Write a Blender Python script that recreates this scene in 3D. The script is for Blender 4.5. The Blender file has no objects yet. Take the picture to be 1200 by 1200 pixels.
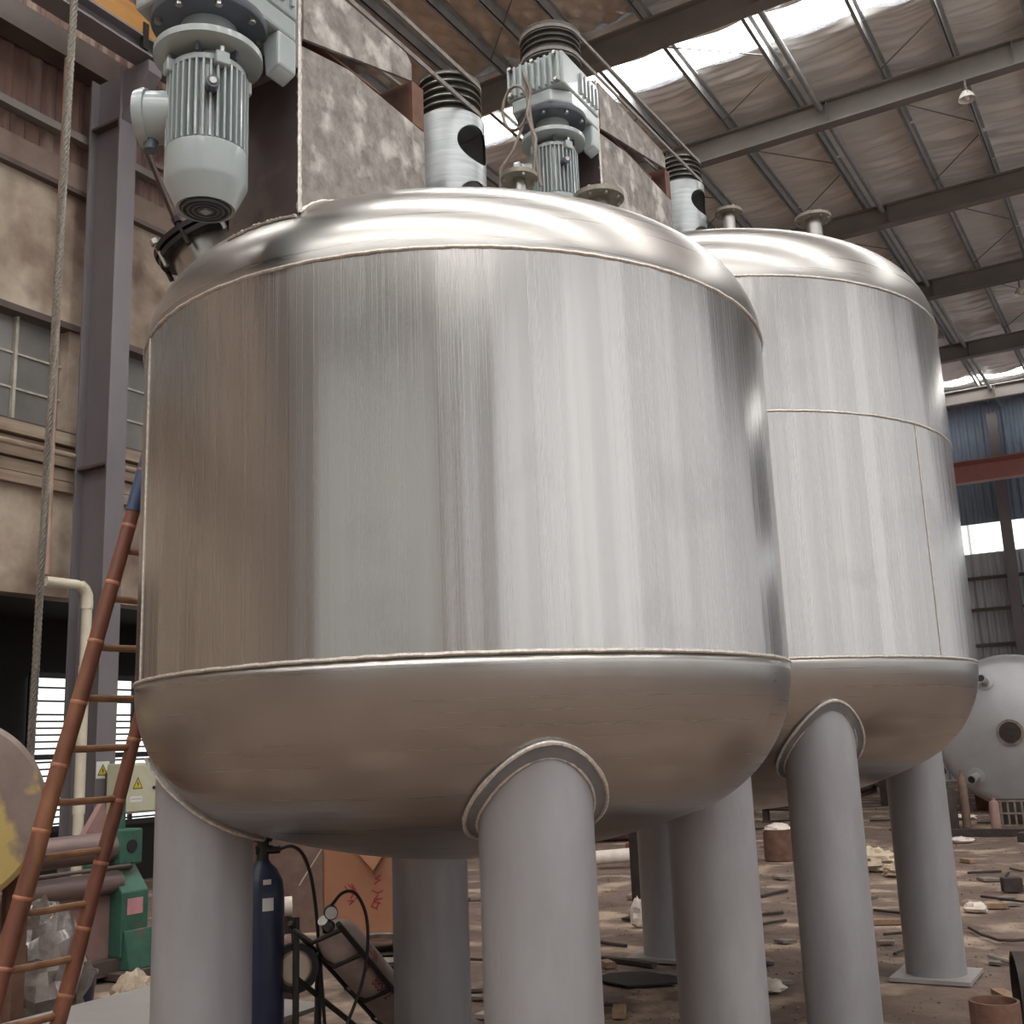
import bpy, math, random
from mathutils import Vector, Matrix, noise
PI = math.pi
random.seed(7)
scene = bpy.context.scene
C = scene.collection

# ------------------------------------------------------------------ camera
YAW = math.radians(30.5)
PITCH, ROLL = 0.2082, -0.0392
cr_, sr_ = math.cos(ROLL), math.sin(ROLL)
cp_, sp_ = math.cos(PITCH), math.sin(PITCH)
right = Vector((cr_, -sp_ * sr_, cp_ * sr_))
up = Vector((-sr_, -sp_ * cr_, cp_ * cr_))
fwd = Vector((0, cp_, sp_))
rz = Matrix.Rotation(YAW, 3, 'Z')
right, up, fwd = rz @ right, rz @ up, rz @ fwd
cam_d = bpy.data.cameras.new('camera')
cam = bpy.data.objects.new('camera', cam_d)
C.objects.link(cam)
m3 = Matrix((right, up, -fwd)).transposed()
cam.matrix_world = Matrix.Translation((0, 0, 1.6)) @ m3.to_4x4()
cam_d.sensor_width = 36
cam_d.lens = 36 * 1309.28 / 1200
cam_d.clip_end = 300
scene.camera = cam

# ------------------------------------------------------------------ light
world = bpy.data.worlds.new('world')
scene.world = world
world.use_nodes = True
bg = world.node_tree.nodes['Background']
bg.inputs[0].default_value = (1.0, 0.99, 0.94, 1)
bg.inputs[1].default_value = 0.4
scene.view_settings.view_transform = 'Standard'
scene.view_settings.look = 'None'
scene.view_settings.exposure = 0.66
scene.view_settings.gamma = 1.0
scene.view_settings.use_curve_mapping = False
SKY_EMIT = 9.0        # translucent roof sheets, lit from outside; unseen nearer rows are added
WIN_EMIT = 0.8        # daylight in the end-wall strip and the added right-wall panes

# ------------------------------------------------------------------ materials
def new_mat(name):
    m = bpy.data.materials.new(name)
    m.use_nodes = True
    nt = m.node_tree
    return m, nt, nt.nodes['Principled BSDF']

def lin(c):
    return tuple(((v / 255) / 12.92 if v <= 10 else (((v / 255) + .055) / 1.055) ** 2.4) for v in c) + (1,)

def mat(name, c1, c2=None, rough=.6, metal=0., scale=4., bump=0., bscale=None, stretch=(1, 1, 1), rvar=0., c3=None, c3scale=1.5, c3lo=.55, c3hi=.7, detail=6, coat=0):
    """two noise-mixed colours + optional third patch colour, optional bump (sRGB 0-255 colours)"""
    m, nt, p = new_mat(name)
    n, l = nt.nodes, nt.links
    tc = n.new('ShaderNodeTexCoord'); mp = n.new('ShaderNodeMapping')
    geo = n.new('ShaderNodeNewGeometry')
    l.new(geo.outputs['Position'], mp.inputs[0]); mp.inputs[3].default_value = stretch
    nz = n.new('ShaderNodeTexNoise'); nz.inputs['Scale'].default_value = scale; nz.inputs['Detail'].default_value = detail
    nz.inputs['Roughness'].default_value = .65
    l.new(mp.outputs[0], nz.inputs[0])
    rmp = n.new('ShaderNodeValToRGB'); rmp.color_ramp.elements[0].position = .32; rmp.color_ramp.elements[1].position = .68
    rmp.color_ramp.elements[0].color = lin(c1); rmp.color_ramp.elements[1].color = lin(c2 or c1)
    l.new(nz.outputs[0], rmp.inputs[0])
    col = rmp.outputs[0]
    if c3:
        nz3 = n.new('ShaderNodeTexNoise'); nz3.inputs['Scale'].default_value = c3scale; nz3.inputs['Detail'].default_value = 8
        l.new(mp.outputs[0], nz3.inputs[0])
        r3 = n.new('ShaderNodeMapRange'); r3.inputs[1].default_value = c3lo; r3.inputs[2].default_value = c3hi
        l.new(nz3.outputs[0], r3.inputs[0])
        mx = n.new('ShaderNodeMix'); mx.data_type = 'RGBA'
        l.new(r3.outputs[0], mx.inputs[0]); l.new(col, mx.inputs[6]); mx.inputs[7].default_value = lin(c3)
        col = mx.outputs[2]
    l.new(col, p.inputs['Base Color'])
    p.inputs['Roughness'].default_value = rough; p.inputs['Metallic'].default_value = metal
    if coat: p.inputs['Coat Weight'].default_value = coat
    if rvar:
        rr = n.new('ShaderNodeMapRange'); rr.inputs[3].default_value = max(.02, rough - rvar); rr.inputs[4].default_value = min(1, rough + rvar)
        l.new(nz.outputs[0], rr.inputs[0]); l.new(rr.outputs[0], p.inputs['Roughness'])
    if bump:
        nb = n.new('ShaderNodeTexNoise'); nb.inputs['Scale'].default_value = bscale or scale * 4; nb.inputs['Detail'].default_value = 5
        l.new(mp.outputs[0], nb.inputs[0])
        b = n.new('ShaderNodeBump'); b.inputs['Strength'].default_value = bump; b.inputs['Distance'].default_value = .02
        l.new(nb.outputs[0], b.inputs['Height']); l.new(b.outputs[0], p.inputs['Normal'])
    return m

def steel(name, base, rough, su, sv, band=.0, bu=3., bv=.15, fine=.12, spot=None):
    """polished stainless sheet: UV in metres; brush lines stretched along one direction"""
    m, nt, p = new_mat(name)
    n, l = nt.nodes, nt.links
    uv = n.new('ShaderNodeUVMap')
    mp = n.new('ShaderNodeMapping'); mp.inputs[3].default_value = (su, sv, 1); l.new(uv.outputs[0], mp.inputs[0])
    nz = n.new('ShaderNodeTexNoise'); nz.inputs['Scale'].default_value = 1; nz.inputs['Detail'].default_value = 4
    l.new(mp.outputs[0], nz.inputs[0])
    mp2 = n.new('ShaderNodeMapping'); mp2.inputs[3].default_value = (bu, bv, 1); l.new(uv.outputs[0], mp2.inputs[0])
    nz2 = n.new('ShaderNodeTexNoise'); nz2.inputs['Scale'].default_value = 1; nz2.inputs['Detail'].default_value = 3
    l.new(mp2.outputs[0], nz2.inputs[0])
    b2 = n.new('ShaderNodeBump'); b2.inputs['Strength'].default_value = 1; b2.inputs['Distance'].default_value = band
    l.new(nz2.outputs[0], b2.inputs['Height'])
    b1 = n.new('ShaderNodeBump'); b1.inputs['Strength'].default_value = fine; b1.inputs['Distance'].default_value = .004
    l.new(nz.outputs[0], b1.inputs['Height']); l.new(b2.outputs[0], b1.inputs['Normal'])
    l.new(b1.outputs[0], p.inputs['Normal'])
    rr = n.new('ShaderNodeMapRange'); rr.inputs[1].default_value = .3; rr.inputs[2].default_value = .7
    rr.inputs[3].default_value = rough - .04; rr.inputs[4].default_value = rough + .05
    l.new(nz.outputs[0], rr.inputs[0]); l.new(rr.outputs[0], p.inputs['Roughness'])
    rmp = n.new('ShaderNodeValToRGB'); rmp.color_ramp.elements[0].position = .3; rmp.color_ramp.elements[1].position = .7
    rmp.color_ramp.elements[0].color = lin(tuple(v * .93 for v in base)); rmp.color_ramp.elements[1].color = lin(base)
    l.new(nz2.outputs[0], rmp.inputs[0])
    # heat tint / smudges
    geo = n.new('ShaderNodeNewGeometry')
    nz3 = n.new('ShaderNodeTexNoise'); nz3.inputs['Scale'].default_value = 2.2; nz3.inputs['Detail'].default_value = 7
    l.new(geo.outputs['Position'], nz3.inputs[0])
    r3 = n.new('ShaderNodeMapRange'); r3.inputs[1].default_value = .56; r3.inputs[2].default_value = .75; r3.inputs[4].default_value = .35
    l.new(nz3.outputs[0], r3.inputs[0])
    mx = n.new('ShaderNodeMix'); mx.data_type = 'RGBA'; l.new(r3.outputs[0], mx.inputs[0])
    l.new(rmp.outputs[0], mx.inputs[6]); mx.inputs[7].default_value = lin(spot or tuple(v * .75 for v in base))
    l.new(mx.outputs[2], p.inputs['Base Color'])
    p.inputs['Metallic'].default_value = 1
    p.inputs['Anisotropic'].default_value = .35
    return m

def emit(name, c, s, body=(230, 235, 235)):
    m, nt, p = new_mat(name)
    p.inputs['Base Color'].default_value = lin(body)
    p.inputs['Emission Color'].default_value = c + (1,)
    p.inputs['Emission Strength'].default_value = s
    p.inputs['Roughness'].default_value = .5
    return m

M = {}
M['shell'] = steel('polished_stainless_shell', (192, 189, 187), .25, 150, .1, band=.026, bu=2.4, bv=.04, fine=.02)
M['head'] = steel('polished_stainless_head', (178, 175, 172), .3, .35, 90, band=.006, bu=.8, bv=2.5, fine=.007, spot=(160, 150, 142))
M['weld'] = mat('weld_bead', (226, 220, 212), (182, 174, 166), rough=.45, metal=.55, scale=60, bump=.2, bscale=160)
M['legpaint'] = mat('silver_grey_leg_paint', (160, 160, 163), (144, 143, 146), rough=.42, metal=.25, scale=3, stretch=(1, 1, .35), bump=.03, bscale=40, rvar=.08, c3=(138, 134, 134), c3lo=.5, c3hi=.75)
M['padgrey'] = mat('grey_pad_plate_paint', (128, 130, 132), (112, 112, 114), rough=.45, metal=.2, scale=9)
M['motor'] = mat('blue_grey_machine_enamel', (168, 177, 177), (156, 166, 168), rough=.3, scale=3, coat=.3)
M['motordark'] = mat('dark_grey_enamel', (96, 102, 112), (84, 90, 100), rough=.4, scale=3)  # darker enamel of the flange, ribs and small fittings
M['grille'] = mat('dark_fan_grille', (62, 66, 70), (50, 54, 58), rough=.5, scale=20)
M['bolt'] = mat('zinc_bolt', (190, 188, 184), (160, 158, 152), rough=.35, metal=.9, scale=30)
M['millscale'] = mat('mill_scale_plate', (160, 153, 147), (112, 104, 99), rough=.6, metal=.3, scale=13, bump=.15, bscale=40, c3=(198, 192, 186), c3scale=7, c3lo=.54, c3hi=.68)
M['shadeplate'] = mat('shaded_purple_brown_plate', (92, 80, 80), (74, 64, 66), rough=.5, metal=.2, scale=4, c3=(128, 112, 100), c3lo=.55, c3hi=.65)  # bracket face away from the light, its shade put into the colour
M['rustin'] = mat('brown_rust_inside', (124, 88, 72), (96, 68, 58), rough=.8, scale=9)
M['castgrey'] = mat('cast_pulley_iron', (88, 84, 80), (66, 63, 60), rough=.5, metal=.5, scale=12)
M['groove'] = mat('turned_pulley_rim', (150, 146, 140), (118, 114, 108), rough=.35, metal=.8, scale=20)
M['belt'] = mat('grey_rubber_belt', (140, 134, 128), (112, 106, 102), rough=.7, scale=20)
M['housing'] = mat('brushed_housing_steel', (186, 190, 192), (160, 165, 168), rough=.36, metal=.55, scale=6, stretch=(.6, .6, 8))
M['flange'] = mat('olive_grey_flange', (150, 144, 132), (120, 114, 104), rough=.5, metal=.6, scale=14)
M['black'] = mat('black_rubber', (34, 31, 30), (24, 22, 22), rough=.55, scale=10)
M['blacksteel'] = mat('black_painted_steel', (40, 36, 34), (28, 25, 24), rough=.45, scale=10)
M['foil'] = mat('crinkled_foil_insulation', (250, 249, 247), (236, 234, 231), rough=.3, metal=.2, scale=2.2, bump=.35, bscale=5, stretch=(.5, 3, 1), rvar=.06)
M['quilt'] = mat('netted_foil_insulation', (240, 226, 212), (214, 198, 184), rough=.4, metal=.25, scale=2.4, bump=.15, bscale=9)
M['rafter'] = mat('grey_roof_beam_paint', (134, 128, 124), (118, 112, 108), rough=.55, scale=1.2)
M['purlin'] = mat('galvanised_purlin', (170, 171, 170), (142, 143, 144), rough=.5, metal=.15, scale=3)
M['skylight'] = emit('daylit_roof_sheet', (1, .985, .95), SKY_EMIT)
M['daywin'] = emit('daylit_window_sheet', (.97, .985, 1.0), WIN_EMIT)
M['louvre'] = emit('daylit_louvre_glass', (.93, 1.0, .97), .75)
M['concrete'] = mat('stained_concrete', (194, 180, 162), (148, 128, 114), rough=.85, scale=1.1, bump=.2, bscale=14, c3=(112, 90, 78), c3scale=.8, c3lo=.5, c3hi=.66)
M['concrete2'] = mat('brown_concrete_band', (138, 120, 108), (116, 98, 88), rough=.85, scale=1.4, bump=.1, bscale=14)
M['ledge'] = mat('weathered_plaster_ledge', (170, 156, 138), (140, 118, 102), rough=.85, scale=1.8, stretch=(1, .5, 6), bump=.15)
M['sheetbrown'] = mat('rusty_brown_cladding', (128, 98, 88), (98, 76, 70), rough=.6, scale=.9, stretch=(1, 3, .5), c3=(158, 136, 122), c3scale=.9, c3lo=.55, c3hi=.7)
M['sheetgrey'] = mat('grey_end_wall_cladding', (196, 198, 204), (160, 162, 170), rough=.55, scale=.9, stretch=(4, 1, .4))
M['sheetblue'] = mat('slate_blue_upper_cladding', (132, 146, 164), (116, 130, 148), rough=.6, scale=.6)
M['cranered'] = mat('haze_lightened_red_paint', (190, 132, 124), (170, 116, 110), rough=.6, scale=1.5)  # red lightened, the haze of distance put into the colour
M['column'] = mat('grey_violet_column_paint', (122, 116, 118), (108, 102, 106), rough=.5, scale=1.2, stretch=(1, 1, .4))
M['girder'] = mat('dark_girder_paint', (98, 84, 80), (78, 66, 62), rough=.55, scale=1.6)
M['yellow'] = mat('ochre_crane_paint', (176, 128, 66), (150, 104, 54), rough=.5, scale=2, stretch=(4, .6, 4))
M['dustglass'] = mat('dusty_grey_window_glass', (132, 128, 124), (106, 104, 102), rough=.28, scale=.8)
M['winframe'] = mat('pale_window_bar', (190, 184, 172), (160, 152, 140), rough=.6, scale=8)
M['darkvoid'] = mat('shade_black_wall', (34, 30, 28), (22, 20, 19), rough=.9, scale=1)  # unlit depth of the store painted as near-black walls
M['pvc'] = mat('cream_pvc_pipe', (214, 206, 186), (196, 186, 166), rough=.4, scale=3)
M['oldpipe'] = mat('pinkish_conduit', (170, 140, 124), (140, 112, 100), rough=.6, scale=5)
M['rope'] = mat('galvanised_wire_rope', (156, 150, 140), (112, 106, 100), rough=.5, metal=.4, scale=60)
M['bamboo'] = mat('reddish_brown_bamboo', (128, 78, 58), (98, 60, 48), rough=.45, scale=5, stretch=(1, 1, .3), c3=(168, 122, 82), c3scale=2.2, c3lo=.55, c3hi=.68)
M['bamboonode'] = mat('pale_bamboo_node', (178, 122, 92), (150, 96, 74), rough=.5, scale=20)
M['rung'] = mat('tan_bamboo_rung', (150, 112, 82), (116, 80, 60), rough=.5, scale=9)
M['bluewrap'] = mat('blue_plastic_wrap', (66, 84, 116), (52, 68, 98), rough=.4, scale=8)
M['floor'] = mat('trodden_dirt_floor', (130, 110, 98), (84, 69, 62), rough=.88, scale=1.6, bump=1.0, bscale=8, c3=(172, 152, 134), c3scale=1.7, c3lo=.52, c3hi=.64, detail=12)
M['outside'] = mat('pale_yard_concrete', (168, 160, 150), (150, 142, 132), rough=.85, scale=.5)
M['cream'] = mat('cream_cabinet_enamel', (196, 194, 168), (182, 178, 152), rough=.45, scale=3)
M['white'] = mat('white_sticker', (226, 226, 222), (210, 210, 206), rough=.5, scale=10)
M['warn'] = mat('warning_yellow', (206, 186, 50), (196, 172, 40), rough=.5, scale=10)
M['ink'] = mat('black_ink', (30, 28, 24), (26, 24, 20), rough=.6, scale=10)
M['green'] = mat('machine_green_paint', (62, 108, 90), (48, 84, 72), rough=.5, scale=5, c3=(96, 88, 74), c3scale=3, c3lo=.58, c3hi=.7)
M['roll'] = mat('pinkish_grey_roll_steel', (142, 122, 118), (116, 98, 96), rough=.45, metal=.4, scale=3, stretch=(4, .5, 4))
M['pinkplate'] = mat('pinkish_machine_plate', (158, 126, 120), (132, 102, 98), rough=.6, scale=2)
M['pinktag'] = mat('pink_paper_tag', (206, 150, 156), (190, 132, 140), rough=.7, scale=8)
M['disc'] = mat('grey_pink_worn_disc', (150, 132, 124), (120, 104, 98), rough=.55, scale=3, c3=(192, 168, 104), c3scale=2.6, c3lo=.54, c3hi=.6)
M['sheetsteel'] = mat('pale_sheet_steel', (178, 174, 172), (160, 154, 152), rough=.45, metal=.3, scale=2)
M['plastic'] = mat('crumpled_clear_film', (170, 160, 154), (118, 108, 104), rough=.12, scale=5, coat=.6, bump=.6, bscale=12)
M['bluedrum'] = mat('navy_pail_paint', (44, 52, 84), (34, 40, 66), rough=.25, scale=6, coat=.4)
M['cylblue'] = mat('navy_gas_cylinder_paint', (42, 52, 80), (34, 42, 66), rough=.4, scale=5, c3=(58, 66, 88), c3lo=.6, c3hi=.8)
M['cylgrey'] = mat('whitish_gas_cylinder_paint', (186, 168, 160), (160, 142, 136), rough=.5, scale=6)
M['redink'] = mat('red_marker', (164, 52, 62), (140, 40, 50), rough=.6, scale=20)
M['card'] = mat('brown_cardboard', (172, 122, 94), (154, 106, 80), rough=.8, scale=2)
M['cardpale'] = mat('pale_cardboard_flap', (206, 194, 172), (186, 172, 150), rough=.8, scale=4)
M['tape'] = mat('tan_packing_tape', (196, 142, 92), (186, 130, 84), rough=.35, scale=4)
M['rust'] = mat('red_brown_rust', (120, 88, 72), (88, 64, 54), rough=.85, scale=7, bump=.2)
M['rustpipe'] = mat('dull_brown_pipe', (132, 108, 98), (104, 84, 76), rough=.7, metal=.2, scale=5)
M['scrap'] = mat('grey_scrap_steel', (150, 140, 132), (112, 102, 96), rough=.55, metal=.4, scale=9)
M['darkscrap'] = mat('dark_scrap_steel', (72, 62, 58), (52, 44, 42), rough=.7, metal=.3, scale=9)
M['sack'] = mat('pale_woven_sack', (206, 190, 168), (176, 158, 136), rough=.85, scale=9, bump=.3, bscale=50)
M['paper'] = mat('white_paper', (226, 216, 206), (206, 194, 184), rough=.8, scale=9)
M['vessel'] = mat('primed_grey_vessel', (186, 186, 188), (168, 168, 171), rough=.42, metal=.3, scale=1)
M['brick'] = mat('red_brick', (146, 92, 74), (120, 74, 60), rough=.9, scale=14)
M['lampwhite'] = mat('white_lamp_enamel', (236, 234, 228), (222, 220, 214), rough=.4, scale=3)
M['plank'] = mat('grey_brown_timber', (160, 132, 106), (130, 104, 84), rough=.8, scale=5, stretch=(5, .7, 5))

# ------------------------------------------------------------------ builder
ORG = {}

class MB:
    def __init__(s):
        s.v, s.f, s.uv, s.mi = [], [], [], []
    def add(s, vs, fs, uvs=None, mi=0):
        o = len(s.v)
        s.v += [Vector(p) for p in vs]
        for i, f in enumerate(fs):
            s.f.append([o + k for k in f]); s.mi.append(mi)
            s.uv.append(uvs[i] if uvs else None)
        return s
    def box(s, c, d, rot=None, mi=0):
        hx, hy, hz = d[0] / 2, d[1] / 2, d[2] / 2
        vs = [Vector((x, y, z)) for x in (-hx, hx) for y in (-hy, hy) for z in (-hz, hz)]
        if rot is not None: vs = [rot @ p for p in vs]
        c = Vector(c)
        return s.add([p + c for p in vs], [(0, 1, 3, 2), (4, 6, 7, 5), (0, 4, 5, 1), (2, 3, 7, 6), (0, 2, 6, 4), (1, 5, 7, 3)], mi=mi)
    def box2(s, a, b, mi=0):
        return s.box([(a[i] + b[i]) / 2 for i in range(3)], [abs(b[i] - a[i]) for i in range(3)], mi=mi)
    def cyl(s, p0, p1, r0, r1=None, n=24, caps=True, mi=0):
        p0, p1 = Vector(p0), Vector(p1); r1 = r0 if r1 is None else r1
        d = (p1 - p0).normalized()
        a = d.orthogonal().normalized(); b = d.cross(a)
        vs, fs = [], []
        for p, r in ((p0, r0), (p1, r1)):
            for i in range(n):
                t = 2 * PI * i / n
                vs.append(p + (a * math.cos(t) + b * math.sin(t)) * r)
        for i in range(n):
            j = (i + 1) % n
            fs.append((i, j, n + j, n + i))
        if caps:
            fs.append(tuple(range(n - 1, -1, -1))); fs.append(tuple(range(n, 2 * n)))
        return s.add(vs, fs, mi=mi)
    def lathe(s, prof, c=(0, 0, 0), axis=(0, 0, 1), n=48, a0=0., a1=2 * PI, radf=None, uvR=None, mi=0, close=False):
        """prof: list of (r, h) along axis"""
        ax = Vector(axis).normalized(); c = Vector(c)
        if abs(ax.z) > .999: a, b = Vector((1, 0, 0)), Vector((0, 1, 0)) * (1 if ax.z > 0 else -1)
        else:
            a = ax.orthogonal().normalized(); b = ax.cross(a)
        full = abs(a1 - a0 - 2 * PI) < 1e-6
        m = n if full else n + 1
        if close: prof = list(prof) + [prof[0]]
        vs = []
        for r, h in prof:
            for i in range(m):
                t = a0 + (a1 - a0) * i / n
                rr = r + (radf(t, h) if radf else 0)
                vs.append(c + ax * h + (a * math.cos(t) + b * math.sin(t)) * rr)
        fs, uvs = [], []
        L = [0]
        for k in range(1, len(prof)): L.append(L[-1] + math.hypot(prof[k][0] - prof[k - 1][0], prof[k][1] - prof[k - 1][1]))
        R = uvR or 1
        for k in range(len(prof) - 1):
            for i in range(n):
                j = (i + 1) % m
                fs.append((k * m + i, k * m + j, (k + 1) * m + j, (k + 1) * m + i))
                u0, u1 = (a0 + (a1 - a0) * i / n) * R, (a0 + (a1 - a0) * (i + 1) / n) * R
                uvs.append(((u0, L[k]), (u1, L[k]), (u1, L[k + 1]), (u0, L[k + 1])))
        return s.add(vs, fs, uvs if uvR else None, mi)
    def tube(s, path, r, n=8, mi=0, caps=True, rf=None):
        path = [Vector(p) for p in path]
        vs, fs = [], []
        prev = None
        for i, p in enumerate(path):
            d = (path[min(i + 1, len(path) - 1)] - path[max(i - 1, 0)]).normalized()
            a = d.orthogonal().normalized() if prev is None else (prev - d * prev.dot(d)).normalized()
            prev = a; b = d.cross(a)
            rr = rf(i / (len(path) - 1)) if rf else r
            for k in range(n):
                t = 2 * PI * k / n
                vs.append(p + (a * math.cos(t) + b * math.sin(t)) * rr)
        for i in range(len(path) - 1):
            for k in range(n):
                j = (k + 1) % n
                fs.append((i * n + k, i * n + j, (i + 1) * n + j, (i + 1) * n + k))
        if caps:
            fs.append(tuple(range(n - 1, -1, -1))); e = (len(path) - 1) * n
            fs.append(tuple(range(e, e + n)))
        return s.add(vs, fs, mi=mi)
    def prism(s, poly, d, mi=0):
        """poly: list of 3-D points (planar), extruded by vector d"""
        n = len(poly); d = Vector(d)
        vs = [Vector(p) for p in poly] + [Vector(p) + d for p in poly]
        fs = [tuple(range(n - 1, -1, -1)), tuple(range(n, 2 * n))]
        fs += [(i, (i + 1) % n, n + (i + 1) % n, n + i) for i in range(n)]
        return s.add(vs, fs, mi=mi)
    def build(s, name, material, parent=None, smooth=True, angle=35, bevel=0):
        lo = Vector([min(p[i] for p in s.v) for i in range(3)]); hi = Vector([max(p[i] for p in s.v) for i in range(3)])
        if parent is not None: org = ORG[parent.name]
        else: org = Vector(((lo.x + hi.x) / 2, (lo.y + hi.y) / 2, lo.z))
        me = bpy.data.meshes.new(name)
        me.from_pydata([tuple(p - org) for p in s.v], [], s.f)
        mats = material if isinstance(material, (list, tuple)) else [material]
        for k in mats: me.materials.append(M[k])
        if any(u is not None for u in s.uv):
            uvl = me.uv_layers.new(name='UVMap')
            li = 0
            for fi, f in enumerate(s.f):
                for k in range(len(f)):
                    if s.uv[fi] is not None: uvl.data[li].uv = s.uv[fi][k]
                    li += 1
        if len(mats) > 1:
            for i, p in enumerate(me.polygons): p.material_index = s.mi[i]
        import bmesh
        bm = bmesh.new(); bm.from_mesh(me)
        bmesh.ops.recalc_face_normals(bm, faces=bm.faces)
        bm.to_mesh(me); bm.free()
        if smooth:
            for p in me.polygons: p.use_smooth = True
            me.set_sharp_from_angle(angle=math.radians(angle))
        o = bpy.data.objects.new(name, me)
        C.objects.link(o)
        if parent is not None: o.parent = parent
        else: o.location = org
        ORG[o.name] = org
        if bevel:
            b = o.modifiers.new('bevel', 'BEVEL'); b.width = bevel; b.segments = 2; b.limit_method = 'ANGLE'
        return o

def tag(o, label, cat, group=None):
    o['label'] = label; o['category'] = cat
    if group: o['group'] = group
    return o
def thing(name, loc, label, cat, group=None):
    o = bpy.data.objects.new(name, None); C.objects.link(o)
    o.location = loc; o.empty_display_size = .2
    ORG[o.name] = Vector(loc)
    return tag(o, label, cat, group)
def struct(o):
    o['kind'] = 'structure'; return o
def sroot(name, loc=(0, 0, 0)):
    o = bpy.data.objects.new(name, None); C.objects.link(o); o.location = loc
    ORG[o.name] = Vector(loc); o['kind'] = 'structure'
    return o
def shared(o, parent, offset):
    """a further copy of a piece (same mesh) at an offset"""
    c = o.copy(); C.objects.link(c); c.parent = parent
    c.location = o.location + Vector(offset)
    ORG[c.name] = ORG[o.name]
    return c
def part(parent, name, material, fn, **kw):
    b = MB(); fn(b)
    return b.build(name, material, parent, **kw)
def rotz(a): return Matrix.Rotation(a, 3, 'Z')
def clamp(x, a, b): return max(a, min(b, x))

# ================================================================== SETTING
WX = -11.0            # inner face of the left wall
Y0, Y1 = -18.0, 40.0
XR = 14.0
# ---- floor
def f_floor(b):
    nx, ny = 150, 260
    vs, fs = [], []
    for j in range(ny + 1):
        for i in range(nx + 1):
            x = -13.2 + (XR + 13.2) * i / nx; y = Y0 + (Y1 - Y0) * j / ny
            h = noise.noise(Vector((x * .8, y * .8, 0))) * .5 + noise.noise(Vector((x * 2.7, y * 2.7, 3))) * .5
            vs.append((x, y, -.012 + .012 * clamp(h, -1, 1)))
    for j in range(ny):
        for i in range(nx):
            a = j * (nx + 1) + i
            fs.append((a, a + 1, a + nx + 2, a + nx + 1))
    b.add(vs, fs)
b = MB(); f_floor(b); floor = struct(b.build('floor', 'floor'))
b = MB().box2((-60, -70, -.25), (70, 90, -.06)); yard = struct(b.build('floor_yard', 'outside'))

# ---- ceiling: foil insulation over purlins over rafters
ceil = sroot('ceiling', (0, 0, 12))
RAFT = [-15.2, -10.4, -5.4, -.4, 4.6, 9.5, 14.4, 18.2, 22.85, 27.6, 32.9, 37.7]
PURL = [-10.3, -9.05, -8.25, -7.6, -6.9, -5.75, -4.45, -2.97, -1.87, -.7, .5, 1.7, 2.9, 4.1, 5.3, 6.5, 7.7, 8.9, 10.1, 11.3, 12.5]
SKY = [(-12.5, -11.5), (-7.6, -6.6), (-3., -2.), (2., 3.), (7.2, 8.2), (15.5, 16.4), (37.15, 38.65)]  # rows nearer than the visible ones are added to light the hall
def foil(y0, y1, kind):
    def f(b):
        if kind == 'quilt': sx, sy, x0, x1 = .06, .06, WX - .2, -2.
        elif kind == 'wave': sx, sy, x0, x1 = .16, .036, WX - .2, 3.
        else: sx, sy, x0, x1 = 1.2, .6, WX - .2, XR + .2
        nx, ny = max(2, round((x1 - x0) / sx)), max(2, round((y1 - y0) / sy))
        vs, fs = [], []
        for j in range(ny + 1):
            for i in range(nx + 1):
                x = x0 + (x1 - x0) * i / nx; y = y0 + (y1 - y0) * j / ny
                z = 12.72
                if kind == 'quilt':
                    z += .05 - .07 * min(abs(math.sin(PI * (x + y * .8) / .42)), abs(math.sin(PI * (x - y * .8) / .42))) + .05 * noise.noise(Vector((x * 1.3, y * 1.3, 0)))
                elif kind == 'wave':
                    w = noise.noise(Vector((x * .7, y * 4.2, 0))) * .07 + noise.noise(Vector((x * 1.5 + 7 + .3 * y, y * 9.5, 4))) * .05
                    sag = min(abs(x - p) for p in PURL); z += w - .05 * min(1, sag / .5)
                vs.append((x, y, z))
        for j in range(ny):
            for i in range(nx):
                a = j * (nx + 1) + i
                fs.append((a, a + 1, a + nx + 2, a + nx + 1))
        b.add(vs, fs)
        if kind != 'flat':
            xe = -2 if kind == 'quilt' else 3
            b.add([(xe, y0, 12.72), (XR, y0, 12.72), (XR, y1, 12.72), (xe, y1, 12.72)], [(0, 1, 2, 3)])
    part(ceil, 'foil_panel', 'quilt' if kind == 'quilt' else 'foil', f, angle=180)
edges = [Y0 - .2] + RAFT + [Y1 + .2]
for a, c in zip(edges[:-1], edges[1:]):
    kind = 'quilt' if 9 < a < 14 else ('wave' if a > 14 else 'flat')
    cuts = [s for s in SKY if a < s[0] and s[1] < c or a < s[0] < c]
    y = a
    for s in cuts:
        foil(y, s[0], kind); y = s[1]
    if y < c: foil(y, c, kind)
for s in SKY:
    for xa, xb in zip([WX + .8] + [-8.25, -5.75, -4.45, -1.87, .5, 4.1, 7.7], [-8.25, -5.75, -4.45, -1.87, .5, 4.1, 7.7, 12.5]):
        part(ceil, 'skylight_sheet', 'skylight', lambda b: b.box2((xa + .03, s[0], 12.74), (xb - .03, s[1], 12.75)))
    part(ceil, 'foil_panel', 'foil', lambda b: b.box2((WX - .2, s[0], 12.74), (WX + .78, s[1], 12.76)))
    part(ceil, 'foil_panel', 'foil', lambda b: b.box2((12.52, s[0], 12.74), (XR + .2, s[1], 12.76)))
part(ceil, 'roof_sheet', 'sheetgrey', lambda b: [b.box2((WX - .4, ya, 12.86), (XR + .4, yb, 12.9)) for ya, yb in
     zip([Y0 - .4] + [s[1] for s in SKY], [s[0] for s in SKY] + [Y1 + .4])])
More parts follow.
